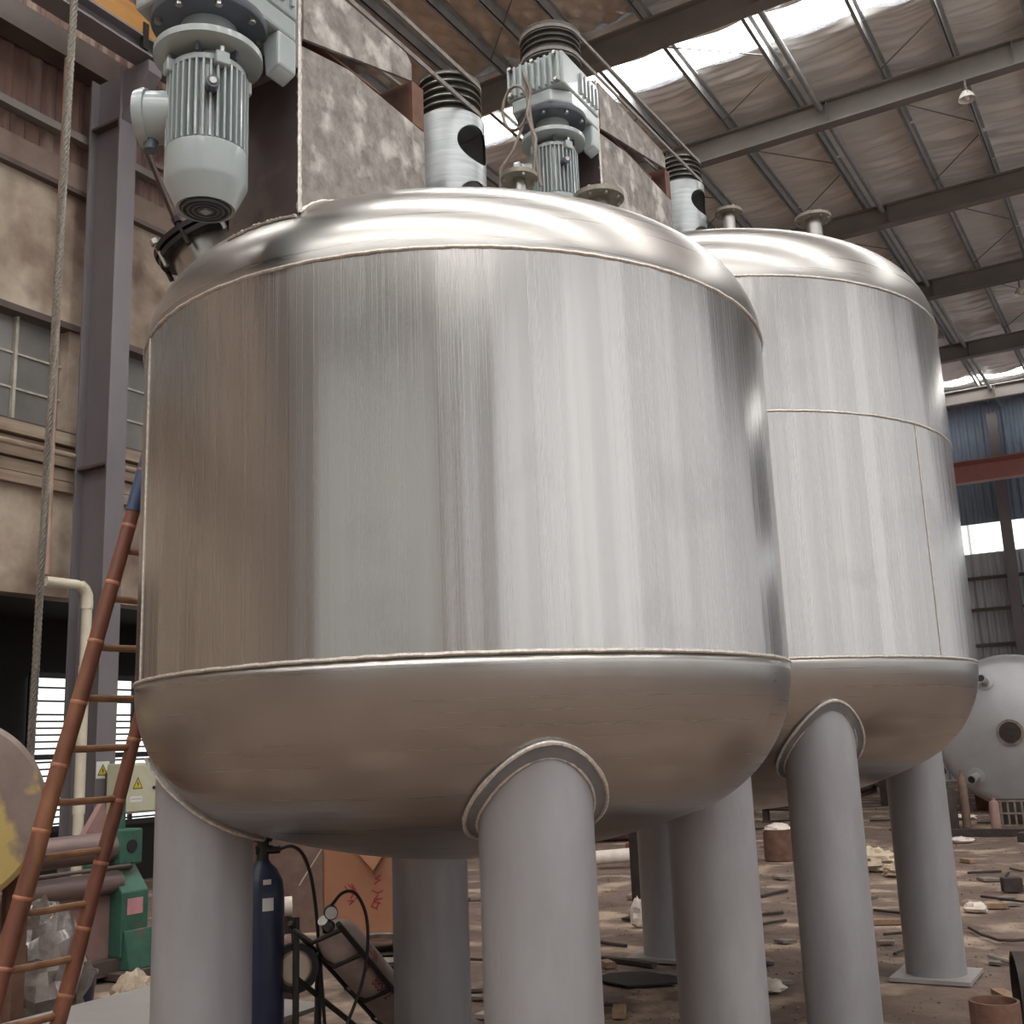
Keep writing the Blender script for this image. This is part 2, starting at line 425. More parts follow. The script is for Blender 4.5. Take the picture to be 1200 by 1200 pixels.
for y in RAFT:
    def f(b):
        b.box2((WX, y - .11, 12.0), (XR, y + .11, 12.03)); b.box2((WX, y - .012, 12.03), (XR, y + .012, 12.43))
        b.box2((WX, y - .11, 12.43), (XR, y + .11, 12.46))
        for x in range(-10, 14, 3): b.box2((x - .006, y - .1, 12.03), (x + .006, y + .1, 12.43))
    part(ceil, 'rafter', 'rafter', f, smooth=False)
for x in PURL:
    def f(b):
        b.box2((x - .008, Y0, 12.47), (x + .008, Y1, 12.68)); b.box2((x - .05, Y0, 12.47), (x + .008, Y1, 12.485))
        b.box2((x - .05, Y0, 12.485), (x - .04, Y1, 12.51)); b.box2((x, Y0, 12.665), (x + .06, Y1, 12.68))
    part(ceil, 'purlin', 'purlin', f, smooth=False)
for x, r in ((-4.12, .055),):
    part(ceil, 'conduit_pipe', 'purlin', lambda b: b.cyl((x, 8, 12.35), (x, Y1, 12.35), r, n=10))
for y, yb in ((10., 14.2), (14.6, 18.1), (18.4, 22.7), (23., 27.5), (27.8, 32.7)):
    for xa, xb in ((-8.25, -6.9), (-5.75, -4.45), (-2.97, -1.87)):
        part(ceil, 'bracing_rod', 'rafter', lambda b: [b.cyl((xa, y + .6, 12.5), (xb, (y + yb) / 2, 12.5), .012, n=5), b.cyl((xb, (y + yb) / 2 + .4, 12.5), (xa, yb - .3, 12.5), .012, n=5)])

# ---- corrugated sheet helper: returns verts for a strip (period .2) along unit vector du at origin o
def corr(b, o, du, dn, w, z0, z1, per=.2, dep=.035):
    n = int(round(w / per)); o, du, dn = Vector(o), Vector(du), Vector(dn)
    pts = []
    for k in range(n):
        for t, d in ((0, 0), (.3, 0), (.5, 1), (.8, 1)):
            pts.append(((k + t) * per, d * dep))
    pts.append((n * per, 0))
    vs = [o + du * u + dn * d + Vector((0, 0, z0)) for u, d in pts] + [o + du * u + dn * d + Vector((0, 0, z1)) for u, d in pts]
    m = len(pts)
    b.add(vs, [(i, i + 1, m + i + 1, m + i) for i in range(m - 1)])

# ---- left wall
wl = sroot('wall_left', (WX, 8, 0))
def wpart(name, m, a, c, **k): return part(wl, name, m, lambda b: b.box2(a, c), smooth=False, **k)
wpart('concrete_wall', 'concrete', (WX - .3, Y0, 3.5), (WX, Y1, 4.72))
wpart('concrete_wall', 'concrete', (WX - .3, Y0, 6.8), (WX, Y1, 8.5))
wpart('concrete_wall', 'concrete', (WX - .3, Y0, 0), (WX, 4.2, 3.5))
wpart('concrete_wall', 'concrete', (WX - .3, 14.6, 0), (WX, Y1, 3.5))
wpart('window_lintel', 'girder', (WX - .25, Y0, 6.74), (WX + .05, Y1, 6.82))
wpart('window_sill', 'girder', (WX - .25, Y0, 5.42), (WX + .04, Y1, 5.47))
for za, zb, d in ((4.72, 4.84, .1), (4.86, 5.0, .06), (5.02, 5.14, .1), (5.16, 5.26, .05), (5.28, 5.42, .12)):
    wpart('plaster_moulding', 'ledge', (WX - .3, Y0, za), (WX + d, Y1, zb))
wpart('wall_core', 'concrete2', (WX - .3, Y0, 4.72), (WX - .005, Y1, 5.42))
wpart('steel_angle', 'girder', (WX - .2, Y0, 8.5), (WX + .1, Y1, 8.56))
wpart('concrete_band', 'concrete2', (WX - .3, Y0, 8.56), (WX + .03, Y1, 8.92))
wpart('steel_girt', 'rafter', (WX, Y0, 9.2), (WX + .12, Y1, 9.3))
wpart('steel_girt', 'girder', (WX, Y0, 10.1), (WX + .3, Y1, 10.45))
sh = part(wl, 'cladding_sheet', 'sheetbrown', lambda b: corr(b, (WX - .06, Y0, 0), (0, 1, 0), (1, 0, 0), 1.0, 8.92, 12.74), smooth=False)
for k in range(1, 58): shared(sh, wl, (0, k, 0))
# store behind the ground-floor opening, its shade painted near-black
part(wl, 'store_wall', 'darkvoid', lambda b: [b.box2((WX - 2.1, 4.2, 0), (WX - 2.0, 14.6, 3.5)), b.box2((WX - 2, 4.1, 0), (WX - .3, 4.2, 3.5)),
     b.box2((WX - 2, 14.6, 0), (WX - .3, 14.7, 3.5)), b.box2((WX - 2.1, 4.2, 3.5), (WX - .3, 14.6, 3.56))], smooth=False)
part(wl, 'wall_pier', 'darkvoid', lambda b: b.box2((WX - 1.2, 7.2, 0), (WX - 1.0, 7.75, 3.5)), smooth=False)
# upper window bands
wn = 1
for ya, yb in ((-1.94, 8.3), (8.5, 14.26)):
    w = sroot('window_%d' % wn, (WX, ya, 5.47)); wn += 1
    n = max(2, round((yb - ya) / .64)); dy = (yb - ya) / n
    zz = [5.47, 5.88, 6.3, 6.74]
    for i in range(n):
        for k in range(3):
            part(w, 'pane', 'dustglass', lambda b: b.box2((WX - .14, ya + i * dy + .02, zz[k] + .012), (WX - .13, ya + (i + 1) * dy - .02, zz[k + 1] - .012)))
        part(w, 'mullion', 'winframe', lambda b: b.box2((WX - .15, ya + i * dy - .018, 5.47), (WX - .08, ya + i * dy + .018, 6.74)))
    for k in (1, 2):
        part(w, 'glazing_bar', 'winframe', lambda b: b.box2((WX - .15, ya, zz[k] - .012), (WX - .11, yb, zz[k] + .012)))
part(wl, 'concrete_wall', 'concrete', lambda b: [b.box2((WX - .3, 14.26, 5.47), (WX, Y1, 6.74)), b.box2((WX - .3, Y0, 5.47), (WX, -1.94, 6.74)), b.box2((WX - .3, 8.3, 5.47), (WX, 8.5, 6.74))], smooth=False)
# lit louvred window of the store
w = sroot('window_%d' % wn, (WX - 1.98, 9.4, 1)); wn += 1
lx = WX - 1.95
part(w, 'louvre_glass', 'louvre', lambda b: b.box2((lx - .02, 9.42, .8), (lx - .01, 11.9, 2.76)))
for k in range(22):
    z = .86 + k * .088
    if 2.2 < z and k % 2: continue
    part(w, 'louvre_slat', 'blacksteel', lambda b: b.box2((lx - .005, 9.42, z - .012), (lx + .02, 11.9, z + .012)))
for y in (9.42, 10.56, 11.1, 11.9):
    part(w, 'window_bar', 'blacksteel', lambda b: b.box2((lx - .005, y - .03, .8), (lx + .03, y + .03, 2.76)))
for z in (1.72, .8, 2.78):
    part(w, 'window_rail', 'blacksteel', lambda b: b.box2((lx - .005, 9.4, z - .035), (lx + .035, 11.92, z + .035)))

# ---- end wall
we = sroot('wall_back', (0, Y1, 0))
sh = part(we, 'cladding_sheet', 'sheetgrey', lambda b: corr(b, (WX, Y1, 0), (1, 0, 0), (0, -1, 0), 1.0, 0, 7.4, per=.25, dep=.05), smooth=False)
for k in range(1, 25): shared(sh, we, (k, 0, 0))
sh = part(we, 'upper_sheet', 'sheetblue', lambda b: corr(b, (WX, Y1, 0), (1, 0, 0), (0, -1, 0), 1.0, 8.4, 12.76, per=.25, dep=.05), smooth=False)
for k in range(1, 25): shared(sh, we, (k, 0, 0))
for z in (1.2, 3.2, 4.33, 5.5, 6.55):
    part(we, 'steel_girt', 'girder', lambda b: b.box2((WX, Y1 - .2, z - .05), (XR, Y1 - .05, z + .05)), smooth=False)
w = sroot('window_%d' % wn, (0, Y1, 7.4)); wn += 1
for k in range(14):
    part(w, 'pane', 'daywin', lambda b: b.box2((WX + k * 1.785 + .04, Y1 - .01, 7.4), (WX + (k + 1) * 1.785 - .04, Y1, 8.4)))
for x in (-10.6, -4.4, 1.8, 8.0):
    part(we, 'end_column', 'column', lambda b: [b.box2((x - .16, Y1 - .55, 0), (x + .16, Y1 - .52, 12)), b.box2((x - .012, Y1 - .52, 0), (x + .012, Y1 - .24, 12)), b.box2((x - .16, Y1 - .24, 0), (x + .16, Y1 - .21, 12))], smooth=False)

# ---- unseen right wall with panes added for light; front wall's gateway sized for reflections
wr = sroot('wall_right', (XR, 8, 0))
part(wr, 'block_wall', 'concrete', lambda b: b.box2((XR, Y0, 0), (XR + .3, Y1, 1.1)), smooth=False)
part(wr, 'cladding', 'sheetgrey', lambda b: b.box2((XR, Y0, 11.2), (XR + .1, Y1, 12.8)), smooth=False)
for k in range(12):
    ya = Y0 + k * 4.83
    part(wr, 'added_pillar', 'column', lambda b: b.box2((XR - .3, ya - .8, 0), (XR + .1, ya + .8, 12)), smooth=False)  # unseen pillars, widened to streak the tank reflections
    w = sroot('window_%d' % wn, (XR, ya, 1.1)); wn += 1  # added window bay out of view, glowing to light hall and tanks
    for q in range(2):
        part(w, 'pane', 'daywin', lambda b: b.box2((XR + .04, ya + .8 + q * 1.615 + .06, 1.1), (XR + .05, ya + .8 + (q + 1) * 1.615 - .06, 11.2)))
wf = sroot('wall_front', (0, Y0, 0))
part(wf, 'cladding', 'sheetbrown', lambda b: [b.box2((WX, Y0 - .1, 0), (-8, Y0, 12.8)), b.box2((9, Y0 - .1, 0), (XR, Y0, 12.8)), b.box2((-8, Y0 - .1, 10.8), (9, Y0, 12.8))], smooth=False)

# ---- steel column, crane girder
col = thing('steel_column', (-10.47, 8.4, 0), 'tall grey steel I-section column standing before the stained left wall', 'column')
part(col, 'flange', 'column', lambda b: b.box2((-10.225, 8.27, 0), (-10.2, 8.53, 10.0)), smooth=False)
part(col, 'flange', 'column', lambda b: b.box2((-10.755, 8.27, 0), (-10.73, 8.53, 10.0)), smooth=False)
part(col, 'web', 'column', lambda b: b.box2((-10.73, 8.38, 0), (-10.225, 8.405, 10.0)), smooth=False)
for z in (4.95, 9.3): part(col, 'stiffener', 'girder', lambda b: b.box2((-10.73, 8.28, z), (-10.225, 8.52, z + .03)), smooth=False)
part(col, 'base_plate', 'column', lambda b: b.box2((-10.85, 8.15, 0), (-10.1, 8.65, .03)), smooth=False)
part(col, 'corbel', 'column', lambda b: b.prism([(-10.2, 8.3, 9.95), (-9.75, 8.3, 9.95), (-9.75, 8.3, 9.8), (-10.2, 8.3, 9.3)], (0, .2, 0)), smooth=False)
cg = thing('crane_girder', (-9.9, 8, 10), 'grey and ochre crane runway girder carried along the left wall', 'crane girder')
part(cg, 'girder', 'column', lambda b: [b.box2((-10.05, Y0, 10.0), (-9.75, Y1, 10.03)), b.box2((-9.92, Y0, 10.03), (-9.88, Y1, 10.21)), b.box2((-10.05, Y0, 10.21), (-9.75, Y1, 10.24))], smooth=False)
part(cg, 'ochre_beam', 'yellow', lambda b: [b.box2((-10.0, Y0, 10.24), (-9.76, Y1, 10.56))], smooth=False)
part(cg, 'crane_rail', 'girder', lambda b: b.box2((-9.93, Y0, 10.56), (-9.86, Y1, 10.64)), smooth=False)
for y in (7.0, 8.2, 9.4): part(cg, 'rail_clamp', 'blacksteel', lambda b: b.box2((-9.8, y, 10.05), (-9.74, y + .08, 10.4)), smooth=False)
br = thing('diagonal_brace', (-10.2, 9.2, 6.8), 'thin dark diagonal steel brace beside the grey column', 'brace')
part(br, 'bar', 'girder', lambda b: b.tube([(-10.1, 8.6, 9.0), (-10.1, 9.55, 7.55)], .035, n=4), smooth=False)
for y, z in ((8.72, 8.85), (9.05, 8.3), (9.38, 7.85)):
    part(br, 'stub', 'girder', lambda b: b.box2((-10.13, y, z - .03), (-10.07, y + .22, z + .03)), smooth=False)
b = MB()
b.cyl((-10.75, Y0, 5.12), (-10.75, 8.25, 5.12), .035, n=10); b.cyl((-10.75, 8.55, 5.12), (-10.75, Y1, 5.12), .035, n=10)
tag(b.build('wall_pipe', 'ledge'), 'horizontal grey-brown pipe under the grey window band of the left wall', 'pipe')
# red crane bridge near the end wall
crane = thing('overhead_crane', (0, 35.9, 9), 'haze-paled red overhead crane bridge far off before the blue wall', 'crane')
part(crane, 'bridge_beam', 'cranered', lambda q: q.box2((WX + 1, 35.7, 9.0), (XR - 1, 36.1, 9.55)), smooth=False)
part(crane, 'walkway', 'cranered', lambda q: q.box2((WX + 1, 35.1, 9.5), (XR - 1, 35.7, 9.54)), smooth=False)
for x in (WX + 1.1, XR - 1.1): part(crane, 'end_carriage', 'cranered', lambda q: q.box2((x - .2, 34.6, 9.1), (x + .2, 37.2, 9.5)), smooth=False)
# high-bay lamps
for x, y, lab in ((-1.75, 18.05, 'white dome lamp hanging under the second roof beam, upper right'), (-2.1, 27.6, 'small white dome lamp at the right picture edge, farther down the roof')):
    t = thing('high_bay_lamp', (x, y, 11.55), lab, 'lamp')
    part(t, 'shade', 'lampwhite', lambda q: q.lathe([(.03, .16), (.06, .145), (.11, .08), (.14, 0), (.134, 0), (.105, .075), (.05, .135), (0, .14)], (x, y, 11.62), n=24))
    part(t, 'stem', 'rafter', lambda q: q.cyl((x, y, 11.77), (x, y, 12.0), .018, n=10))
    part(t, 'bulb', 'lampwhite', lambda q: q.lathe([(0, -.02), (.04, .0), (.05, .04), (.03, .1), (0, .11)], (x, y, 11.63), n=14))

# ================================================================== TANKS
def head_prof(R, kr, crn, n1=26, n2=30):
    """torispherical head, (r, h) from rim to pole"""
    k, Cn = kr * R, crn * R
    zc = -math.sqrt((Cn - k) ** 2 - (R - k) ** 2); phi = math.atan2(-zc, R - k)
    pts = [(R - k + k * math.cos(phi * i / n1), k * math.sin(phi * i / n1)) for i in range(n1 + 1)]
    pts += [(Cn * math.cos(a), zc + Cn * math.sin(a)) for a in [phi + (PI / 2 - phi) * i / n2 for i in range(1, n2 + 1)]]
    return pts
def head_h(R, kr, crn, r):
    k, Cn = kr * R, crn * R
    zc = -math.sqrt((Cn - k) ** 2 - (R - k) ** 2); phi = math.atan2(-zc, R - k)
    r = min(r, R * .99999)
    if r > R - k + k * math.cos(phi): return math.sqrt(max(0, k * k - (r - R + k) ** 2))
    return zc + math.sqrt(Cn * Cn - r * r)

def rip(seed, amp):
    ph = [random.Random(seed + i).uniform(0, 6.28) for i in range(12)]
    fr = [5, 9, 13, 17, 23, 29, 37, 43, 51, 61, 71, 83]
    def f(t, h):
        return amp * sum(math.sin(fr[i] * t + ph[i] + .25 * h) * (9 / fr[i]) ** .9 for i in range(12))
    return f

def bead(b, c, R, z, r, seed, n=260, a0=0, a1=2 * PI):
    rnd = random.Random(seed)
    path = [(c[0] + (R + rnd.uniform(-.001, .001)) * math.cos(a0 + (a1 - a0) * i / n), c[1] + (R + rnd.uniform(-.001, .001)) * math.sin(a0 + (a1 - a0) * i / n), z + rnd.uniform(-.0015, .0015)) for i in range(n + 1)]
    b.tube(path, r, n=6, caps=False)

def make_tank(c, R, zb, zt, mids, bot, top, L, ang, rl, label, vseams, seed):
    t = thing('mixing_tank', (c[0], c[1], 0), label, 'tank')
    cc = (c[0], c[1], 0)
    zs = [zb] + mids + [zt]
    rf = rip(seed, .0006)
    for i in range(len(zs) - 1):
        nz = 10
        part(t, 'shell_course', 'shell', lambda b: b.lathe([(R, zs[i] + (zs[i + 1] - zs[i]) * k / nz) for k in range(nz + 1)], cc, n=420, radf=rf, uvR=R), angle=180)
    bk, bc, bs = bot; tk, tcr = top
    pb = [(R + .002, zb), (R + .002, zb - bs)] + [(r + .002, zb - bs - h) for r, h in head_prof(R, bk, bc)]
    part(t, 'bottom_head', 'head', lambda b: b.lathe(pb, cc, n=160, uvR=R), angle=180)
    pt = [(r + .002, zt + h) for r, h in head_prof(R, tk, tcr)]
    part(t, 'top_head', 'head', lambda b: b.lathe(pt, cc, n=160, uvR=R), angle=180)
    for i, z in enumerate(zs):
        part(t, 'weld_seam', 'weld', lambda b: bead(b, c, R + .001, z, .0075, seed + i))
    for a, za, zb_ in vseams:
        rnd = random.Random(seed)
        part(t, 'vertical_seam', 'weld', lambda b: b.tube([(c[0] + (R + .0005) * math.cos(a + rnd.uniform(-.0006, .0006)), c[1] + (R + .0005) * math.sin(a + rnd.uniform(-.0006, .0006)), za + (zb_ - za) * k / 50) for k in range(51)], .004, n=6))
    def zlow(r): return zb - bs - head_h(R, bk, bc, r)
    for k in range(4):
        a = ang + k * PI / 2
        lx, ly = c[0] + L * math.cos(a), c[1] + L * math.sin(a)
        ztop = zlow(L - rl) + .25
        leg = part(t, 'leg', 'legpaint', lambda b: b.lathe([(rl, .025), (rl, .5), (rl, 1.0), (rl, zlow(L + rl * .98) + .02)], (lx, ly, 0), n=64))
        rim = []
        # reinforcing pad following the head
        def pad(b):
            nphi, nr = 72, 7
            vs, fs = [], []; rim.clear()
            for i in range(nphi):
                ph = 2 * PI * i / nphi
                rho = rl - .004
                for j in range(nr + 1):
                    px, py = lx + rho * math.cos(ph), ly + rho * math.sin(ph)
                    r = math.hypot(px - c[0], py - c[1]); e = .002
                    s = (zlow(min(r + e, R * .998)) - zlow(min(r - e, R * .996))) / (2 * e)
                    s = clamp(s, 0, 6)
                    nl = 1 / math.sqrt(1 + s * s)
                    rx, ry = (px - c[0]) / r, (py - c[1]) / r
                    th = .017 if j < nr else .0
                    vs.append((px + rx * s * nl * th, py + ry * s * nl * th, zlow(min(r, R * .997)) - nl * th))
                    dirr = abs(math.cos(ph) * rx + math.sin(ph) * ry)
                    sl = s * (math.cos(ph) * rx + math.sin(ph) * ry)
                    if j == nr - 1 : rim.append(Vector(vs[-1]))
                    if j < nr - 1: rho += .0085 / math.sqrt(1 + sl * sl)
                    else: rho += .002
            for i in range(nphi):
                for j in range(nr):
                    p, q = i * (nr + 1) + j, ((i + 1) % nphi) * (nr + 1) + j
                    fs.append((p, q, q + 1, p + 1))
            b.add(vs, fs)
        part(leg, 'pad_plate', 'padgrey', pad, angle=60)
        part(leg, 'pad_weld', 'weld', lambda b: b.tube(rim + [rim[0]], .0075, n=6, caps=False, rf=lambda q: .007 + .004 * abs(noise.noise(Vector((q * 60, k, 0))))))
        def wb(b):
            pts = []
            rnd = random.Random(seed + k)
            for i in range(97):
                ph = 2 * PI * i / 96
                px, py = lx + (rl + .004) * math.cos(ph), ly + (rl + .004) * math.sin(ph)
                r = math.hypot(px - c[0], py - c[1])
                pts.append((px, py, zlow(min(r, R * .997)) - .02 + rnd.uniform(-.002, .002)))
            b.tube(pts, .007, n=6, caps=False)
        part(leg, 'leg_weld', 'weld', wb)
        part(leg, 'base_plate', 'sheetsteel', lambda b: b.box2((lx - rl - .06, ly - rl - .06, 0), (lx + rl + .06, ly + rl + .06, .025)), smooth=False)
    return t

def ztop1(x, y): return 3.295 + head_h(R1, .27, 2.0, math.hypot(x - T1c[0], y - T1c[1]))
def ztop2(x, y): return 4.215 + head_h(R2, .29, 2.0, math.hypot(x - T2c[0], y - T2c[1]))
T1c, R1 = (-2.709, 4.150), 1.382
T2c, R2 = (-2.7265, 7.302), 1.638
tank1 = make_tank(T1c, R1, 1.902, 3.295, [], (.43, 2.1, .01), (.27, 2.0), 1.10, math.radians(-45.4), .194,
                  'large polished stainless steel mixing tank in front, on four silver-grey legs', [(math.radians(-121), 1.902, 3.295), (math.radians(38), 1.902, 3.295)], 11)
tank2 = make_tank(T2c, R2, 2.015, 4.215, [3.40], (.4, 1.8, 0), (.29, 2.0), 1.388, math.radians(-47.5), .194,
                  'taller polished stainless steel tank behind, with a weld line halfway up', [(math.radians(-19), 2.015, 3.40)], 31)

def nozzle(tank, x, y, zbase, ztop, r, fr, ft=.022, bolts=8, tilt=(0, 0, 1)):
    ax = Vector(tilt).normalized()
    p0 = Vector((x, y, zbase)); p1 = p0 + ax * (ztop - zbase)
    nz = part(tank, 'nozzle', 'head', lambda b: b.cyl(p0 - ax * .05, p1, r, n=28))
    part(nz, 'flange', 'flange', lambda b: b.lathe([(r * .7, -ft), (fr, -ft), (fr, 0), (fr * .72, 0), (fr * .72, .008), (r * .7, .008)], p1, ax, n=40, close=True))
    a = ax.orthogonal().normalized(); c_ = ax.cross(a)
    for k in range(bolts):
        t = 2 * PI * k / bolts
        q = p1 + (a * math.cos(t) + c_ * math.sin(t)) * fr * .82
        part(nz, 'flange_bolt', 'bolt', lambda b: b.cyl(q - ax * (ft + .012), q + ax * .012, .009, n=6))
    return nz
nozzle(tank1, -2.28, 4.05, 3.8, 4.14, .03, .085, bolts=4)
nozzle(tank1, -2.02, 4.33, 3.66, 4.08, .052, .118)
nozzle(tank2, -2.40, 7.36, 4.85, 5.38, .045, .1, bolts=4)
nozzle(tank2, -1.86, 7.62, 4.75, 5.28, .06, .13)

def manway(tank, cx, cy, zfun, r, tilt, h=.1):
    ax = Vector(tilt).normalized(); p = Vector((cx, cy, zfun(cx, cy)))
    nk = part(tank, 'manway_neck', 'head', lambda b: b.cyl(p - ax * .12, p + ax * h, r, n=48))
    part(nk, 'manway_flange', 'blacksteel', lambda b: b.lathe([(r * .9, h - .02), (r + .05, h - .02), (r + .05, h + .0), (r * .9, h)], p, ax, n=56, close=True))
    lid = part(tank, 'manway_lid', 'black', lambda b: b.lathe([(r + .055, h + .012), (r + .055, h + .034), (r + .03, h + .036), (r * .6, h + .05), (0, h + .055), (0, h + .012)], p, ax, n=56, close=True))
    a = ax.orthogonal().normalized(); c_ = ax.cross(a)
    for k in range(8):
        t = 2 * PI * k / 8 + .3
        q = p + (a * math.cos(t) + c_ * math.sin(t)) * (r + .045)
        part(lid, 'swing_bolt', 'blacksteel' if k % 2 else 'bolt', lambda b: [b.cyl(q + ax * (h - .06), q + ax * (h + .05), .011, n=8), b.cyl(q + ax * (h + .045), q + ax * (h + .07), .02, n=6)])
manway(tank1, -3.36, 3.29, ztop1, .17, (-.36, -.34, 1), h=.15)
manway(tank2, -2.95, 6.2, ztop2, .2, (-.05, -.3, 1), h=.12)

# ================================================================== AGITATOR DRIVES
def make_drive(ax, ay, fy, bx, zo, which, zdome, pulley_low):
    """ax, ay tank axis; fy front plate plane; bx bracket centre x; zo height offset relative to the front tank"""
    hw = .17
    z = lambda v: v + zo
    ye = ay - .47
    # --- bracket
    t = thing('motor_bracket', (bx, (fy + ye) / 2, zdome(bx, ye)), 'welded mill-scale steel bracket plates on top of the ' + which, 'bracket')
    def side(x, th):
        def f(b):
            n = 20
            vs, fs = [], []
            for i in range(n + 1):
                q = i / n; y = fy + (ye - fy) * q
                zt_ = 4.23 + .055 * q / .36 if q < .36 else 4.285 - .025 * (q - .36) / .64
                zb_ = zdome(x, y) - .015
                vs += [(x, y, zb_), (x + th, y, zb_), (x + th, y, z(zt_)), (x, y, z(zt_))]
            for i in range(n):
                for k in range(4):
                    fs.append((i * 4 + k, i * 4 + (k + 1) % 4, i * 4 + 4 + (k + 1) % 4, i * 4 + 4 + k))
            fs += [(3, 2, 1, 0), (n * 4, n * 4 + 1, n * 4 + 2, n * 4 + 3)]
            b.add(vs, fs)
        return f
    part(t, 'side_plate', 'millscale', side(bx + hw - .012, .012), smooth=False)
    part(t, 'side_plate', 'millscale', side(bx - hw, .012), smooth=False)
    n = 10
    part(t, 'front_plate', 'shadeplate', lambda b: b.prism([(bx - hw + 2 * hw * i / n, fy - .014, zdome(bx - hw + 2 * hw * i / n, fy) - .02) for i in range(n + 1)] + [(bx + hw, fy - .014, z(4.565)), (bx - hw, fy - .014, z(4.565))], (0, .014, 0)), smooth=False)
    for s in (1, -1):
        x = bx + s * (hw + .004)
        part(t, 'upper_plate', 'millscale', lambda b: b.prism([(x, fy, z(4.25)), (x, ye - .11, z(4.45)), (x, ye - .11, z(4.53)), (x, ye - .15, z(4.565)), (x, fy, z(4.565))], (s * .014, 0, 0)), smooth=False)
    part(t, 'top_plate', 'millscale', lambda b: b.box2((bx - hw, fy, z(4.55)), (bx + hw, ye - .16, z(4.564))), smooth=False)
    part(t, 'mounting_plate', 'column', lambda b: b.box2((bx - hw - .01, fy - .05, z(4.12)), (bx + hw + .006, fy - .0145, z(4.56))), smooth=False, bevel=.003)
    part(t, 'end_channel', 'rustin', lambda b: [b.box2((bx - hw + .012, ye - .085, z(4.2)), (bx + hw - .0125, ye - .075, z(4.47))), b.box2((bx + hw - .012, ye - .085, z(4.268)), (bx + hw, ye, z(4.47))), b.box2((bx - hw, ye - .085, z(4.268)), (bx - hw + .012, ye, z(4.47)))], smooth=False)
    part(t, 'end_plate', 'millscale', lambda b: b.box2((bx - hw + .012, ye - .012, zdome(bx, ye) - .01), (bx + hw - .012, ye, z(4.25))), smooth=False)
    part(t, 'inner_shelf', 'rustin', lambda b: b.box2((bx - hw + .014, fy, z(4.3)), (bx + hw - .014, ye - .3, z(4.31))), smooth=False)
    rnd = random.Random(3)
    part(t, 'weld_fillet', 'weld', lambda b: b.tube([(bx + hw + .002, fy - .006, zdome(bx + hw, fy) + (z(4.58) - zdome(bx + hw, fy)) * i / 60 ) if True else 0 for i in range(61)], .011, n=6, rf=lambda q: .008 + .007 * abs(noise.noise(Vector((q * 40, 0, 0))))))
    part(t, 'weld_fillet', 'weld', lambda b: b.tube([(bx + hw + .004, fy + (ye - fy) * i / 50, zdome(bx + hw, fy + (ye - fy) * i / 50) + .006) for i in range(51)], .012, n=6, rf=lambda q: .006 + .010 * abs(noise.noise(Vector((q * 30, 5, 0))))))
    part(t, 'weld_fillet', 'weld', lambda b: b.tube([(bx - hw + 2 * hw * i / 40, fy - .02, zdome(bx - hw + 2 * hw * i / 40, fy - .02) + .008) for i in range(41)], .012, n=6, rf=lambda q: .006 + .010 * abs(noise.noise(Vector((q * 24, 9, 0))))))
    # --- gear motor hung on the front plate
    mx, my = bx + .015, fy - .31
    g = thing('gear_motor', (mx, my, z(3.5)), 'blue-grey finned electric gear motor hanging on the bracket of the ' + which, 'motor')
    c0 = (mx, my, z(0))
    r = .142
    part(g, 'fan_cowl', 'motor', lambda b: b.lathe([(.085, 3.475), (.1, 3.47), (r - .006, 3.545), (r, 3.56), (r, 3.672), (r - .01, 3.676)], c0, n=56))
    fan = part(g, 'fan_grille', 'grille', lambda b: b.lathe([(0, 3.468), (.03, 3.466), (.088, 3.472), (.09, 3.49)], c0, n=40))
    part(fan, 'grille_ring', 'motordark', lambda b: [b.lathe([(q, 3.464), (q + .006, 3.463), (q + .006, 3.472), (q, 3.472)], c0, n=40, close=True) for q in (.022, .04, .058, .076)])
    part(fan, 'grille_hub', 'motor', lambda b: b.box((mx, my, z(3.463)), (.03, .03, .006)))
    part(g, 'motor_core', 'motor', lambda b: b.lathe([(.112, 3.665), (.112, 3.985)], c0, n=48))
    nf = 36
    for k in range(nf):
        a = 2 * PI * k / nf
        R3 = rotz(a)
        def fin(b):
            b.box(Vector((mx, my, z(3.822))) + R3 @ Vector((.128, 0, 0)), (.028, .0075, .29), R3)
        part(g, 'cooling_fin', 'motor', fin, smooth=False)
    for k in range(4):
        a = PI / 4 + k * PI / 2 + .35; R3 = rotz(a)
        lug = part(g, 'end_shield_lug', 'motor', lambda b: b.box(Vector((mx, my, z(3.975))) + R3 @ Vector((.135, 0, 0)), (.04, .05, .05), R3), bevel=.006)
        q = Vector((mx, my, 0)) + R3 @ Vector((.142, 0, 0))
        part(lug, 'lug_bolt', 'bolt', lambda b: b.cyl((q.x, q.y, z(3.985)), (q.x, q.y, z(4.02)), .012, n=6))
    part(g, 'end_shield', 'motor', lambda b: b.lathe([(.1, 3.975), (.132, 3.975), (.132, 3.995), (.1, 4.01)], c0, n=48))
    eye = part(g, 'eye_bolt_boss', 'motordark', lambda b: b.cyl((mx + .10, my - .08, z(3.86)), (mx + .145, my - .116, z(3.855)), .022, n=16))
    part(eye, 'boss_cap', 'bolt', lambda b: b.cyl((mx + .145, my - .116, z(3.855)), (mx + .150, my - .12, z(3.8545)), .012, n=12))
    part(g, 'motor_flange', 'motor', lambda b: b.lathe([(.09, 4.035), (.175, 4.035), (.19, 4.042), (.19, 4.066), (.175, 4.072), (.09, 4.078)], c0, n=56, close=True))
    part(g, 'lantern', 'motor', lambda b: b.lathe([(.085, 4.0), (.085, 4.07), (.12, 4.075), (.112, 4.12), (.1, 4.15), (.1, 4.2)], c0, n=40))
    for k in range(6):
        a = k * PI / 3
        part(g, 'lantern_rib', 'motordark', lambda b: b.box(Vector((mx, my, z(4.02))) + rotz(a) @ Vector((.11, 0, 0)), (.06, .01, .04), rotz(a)), smooth=False)
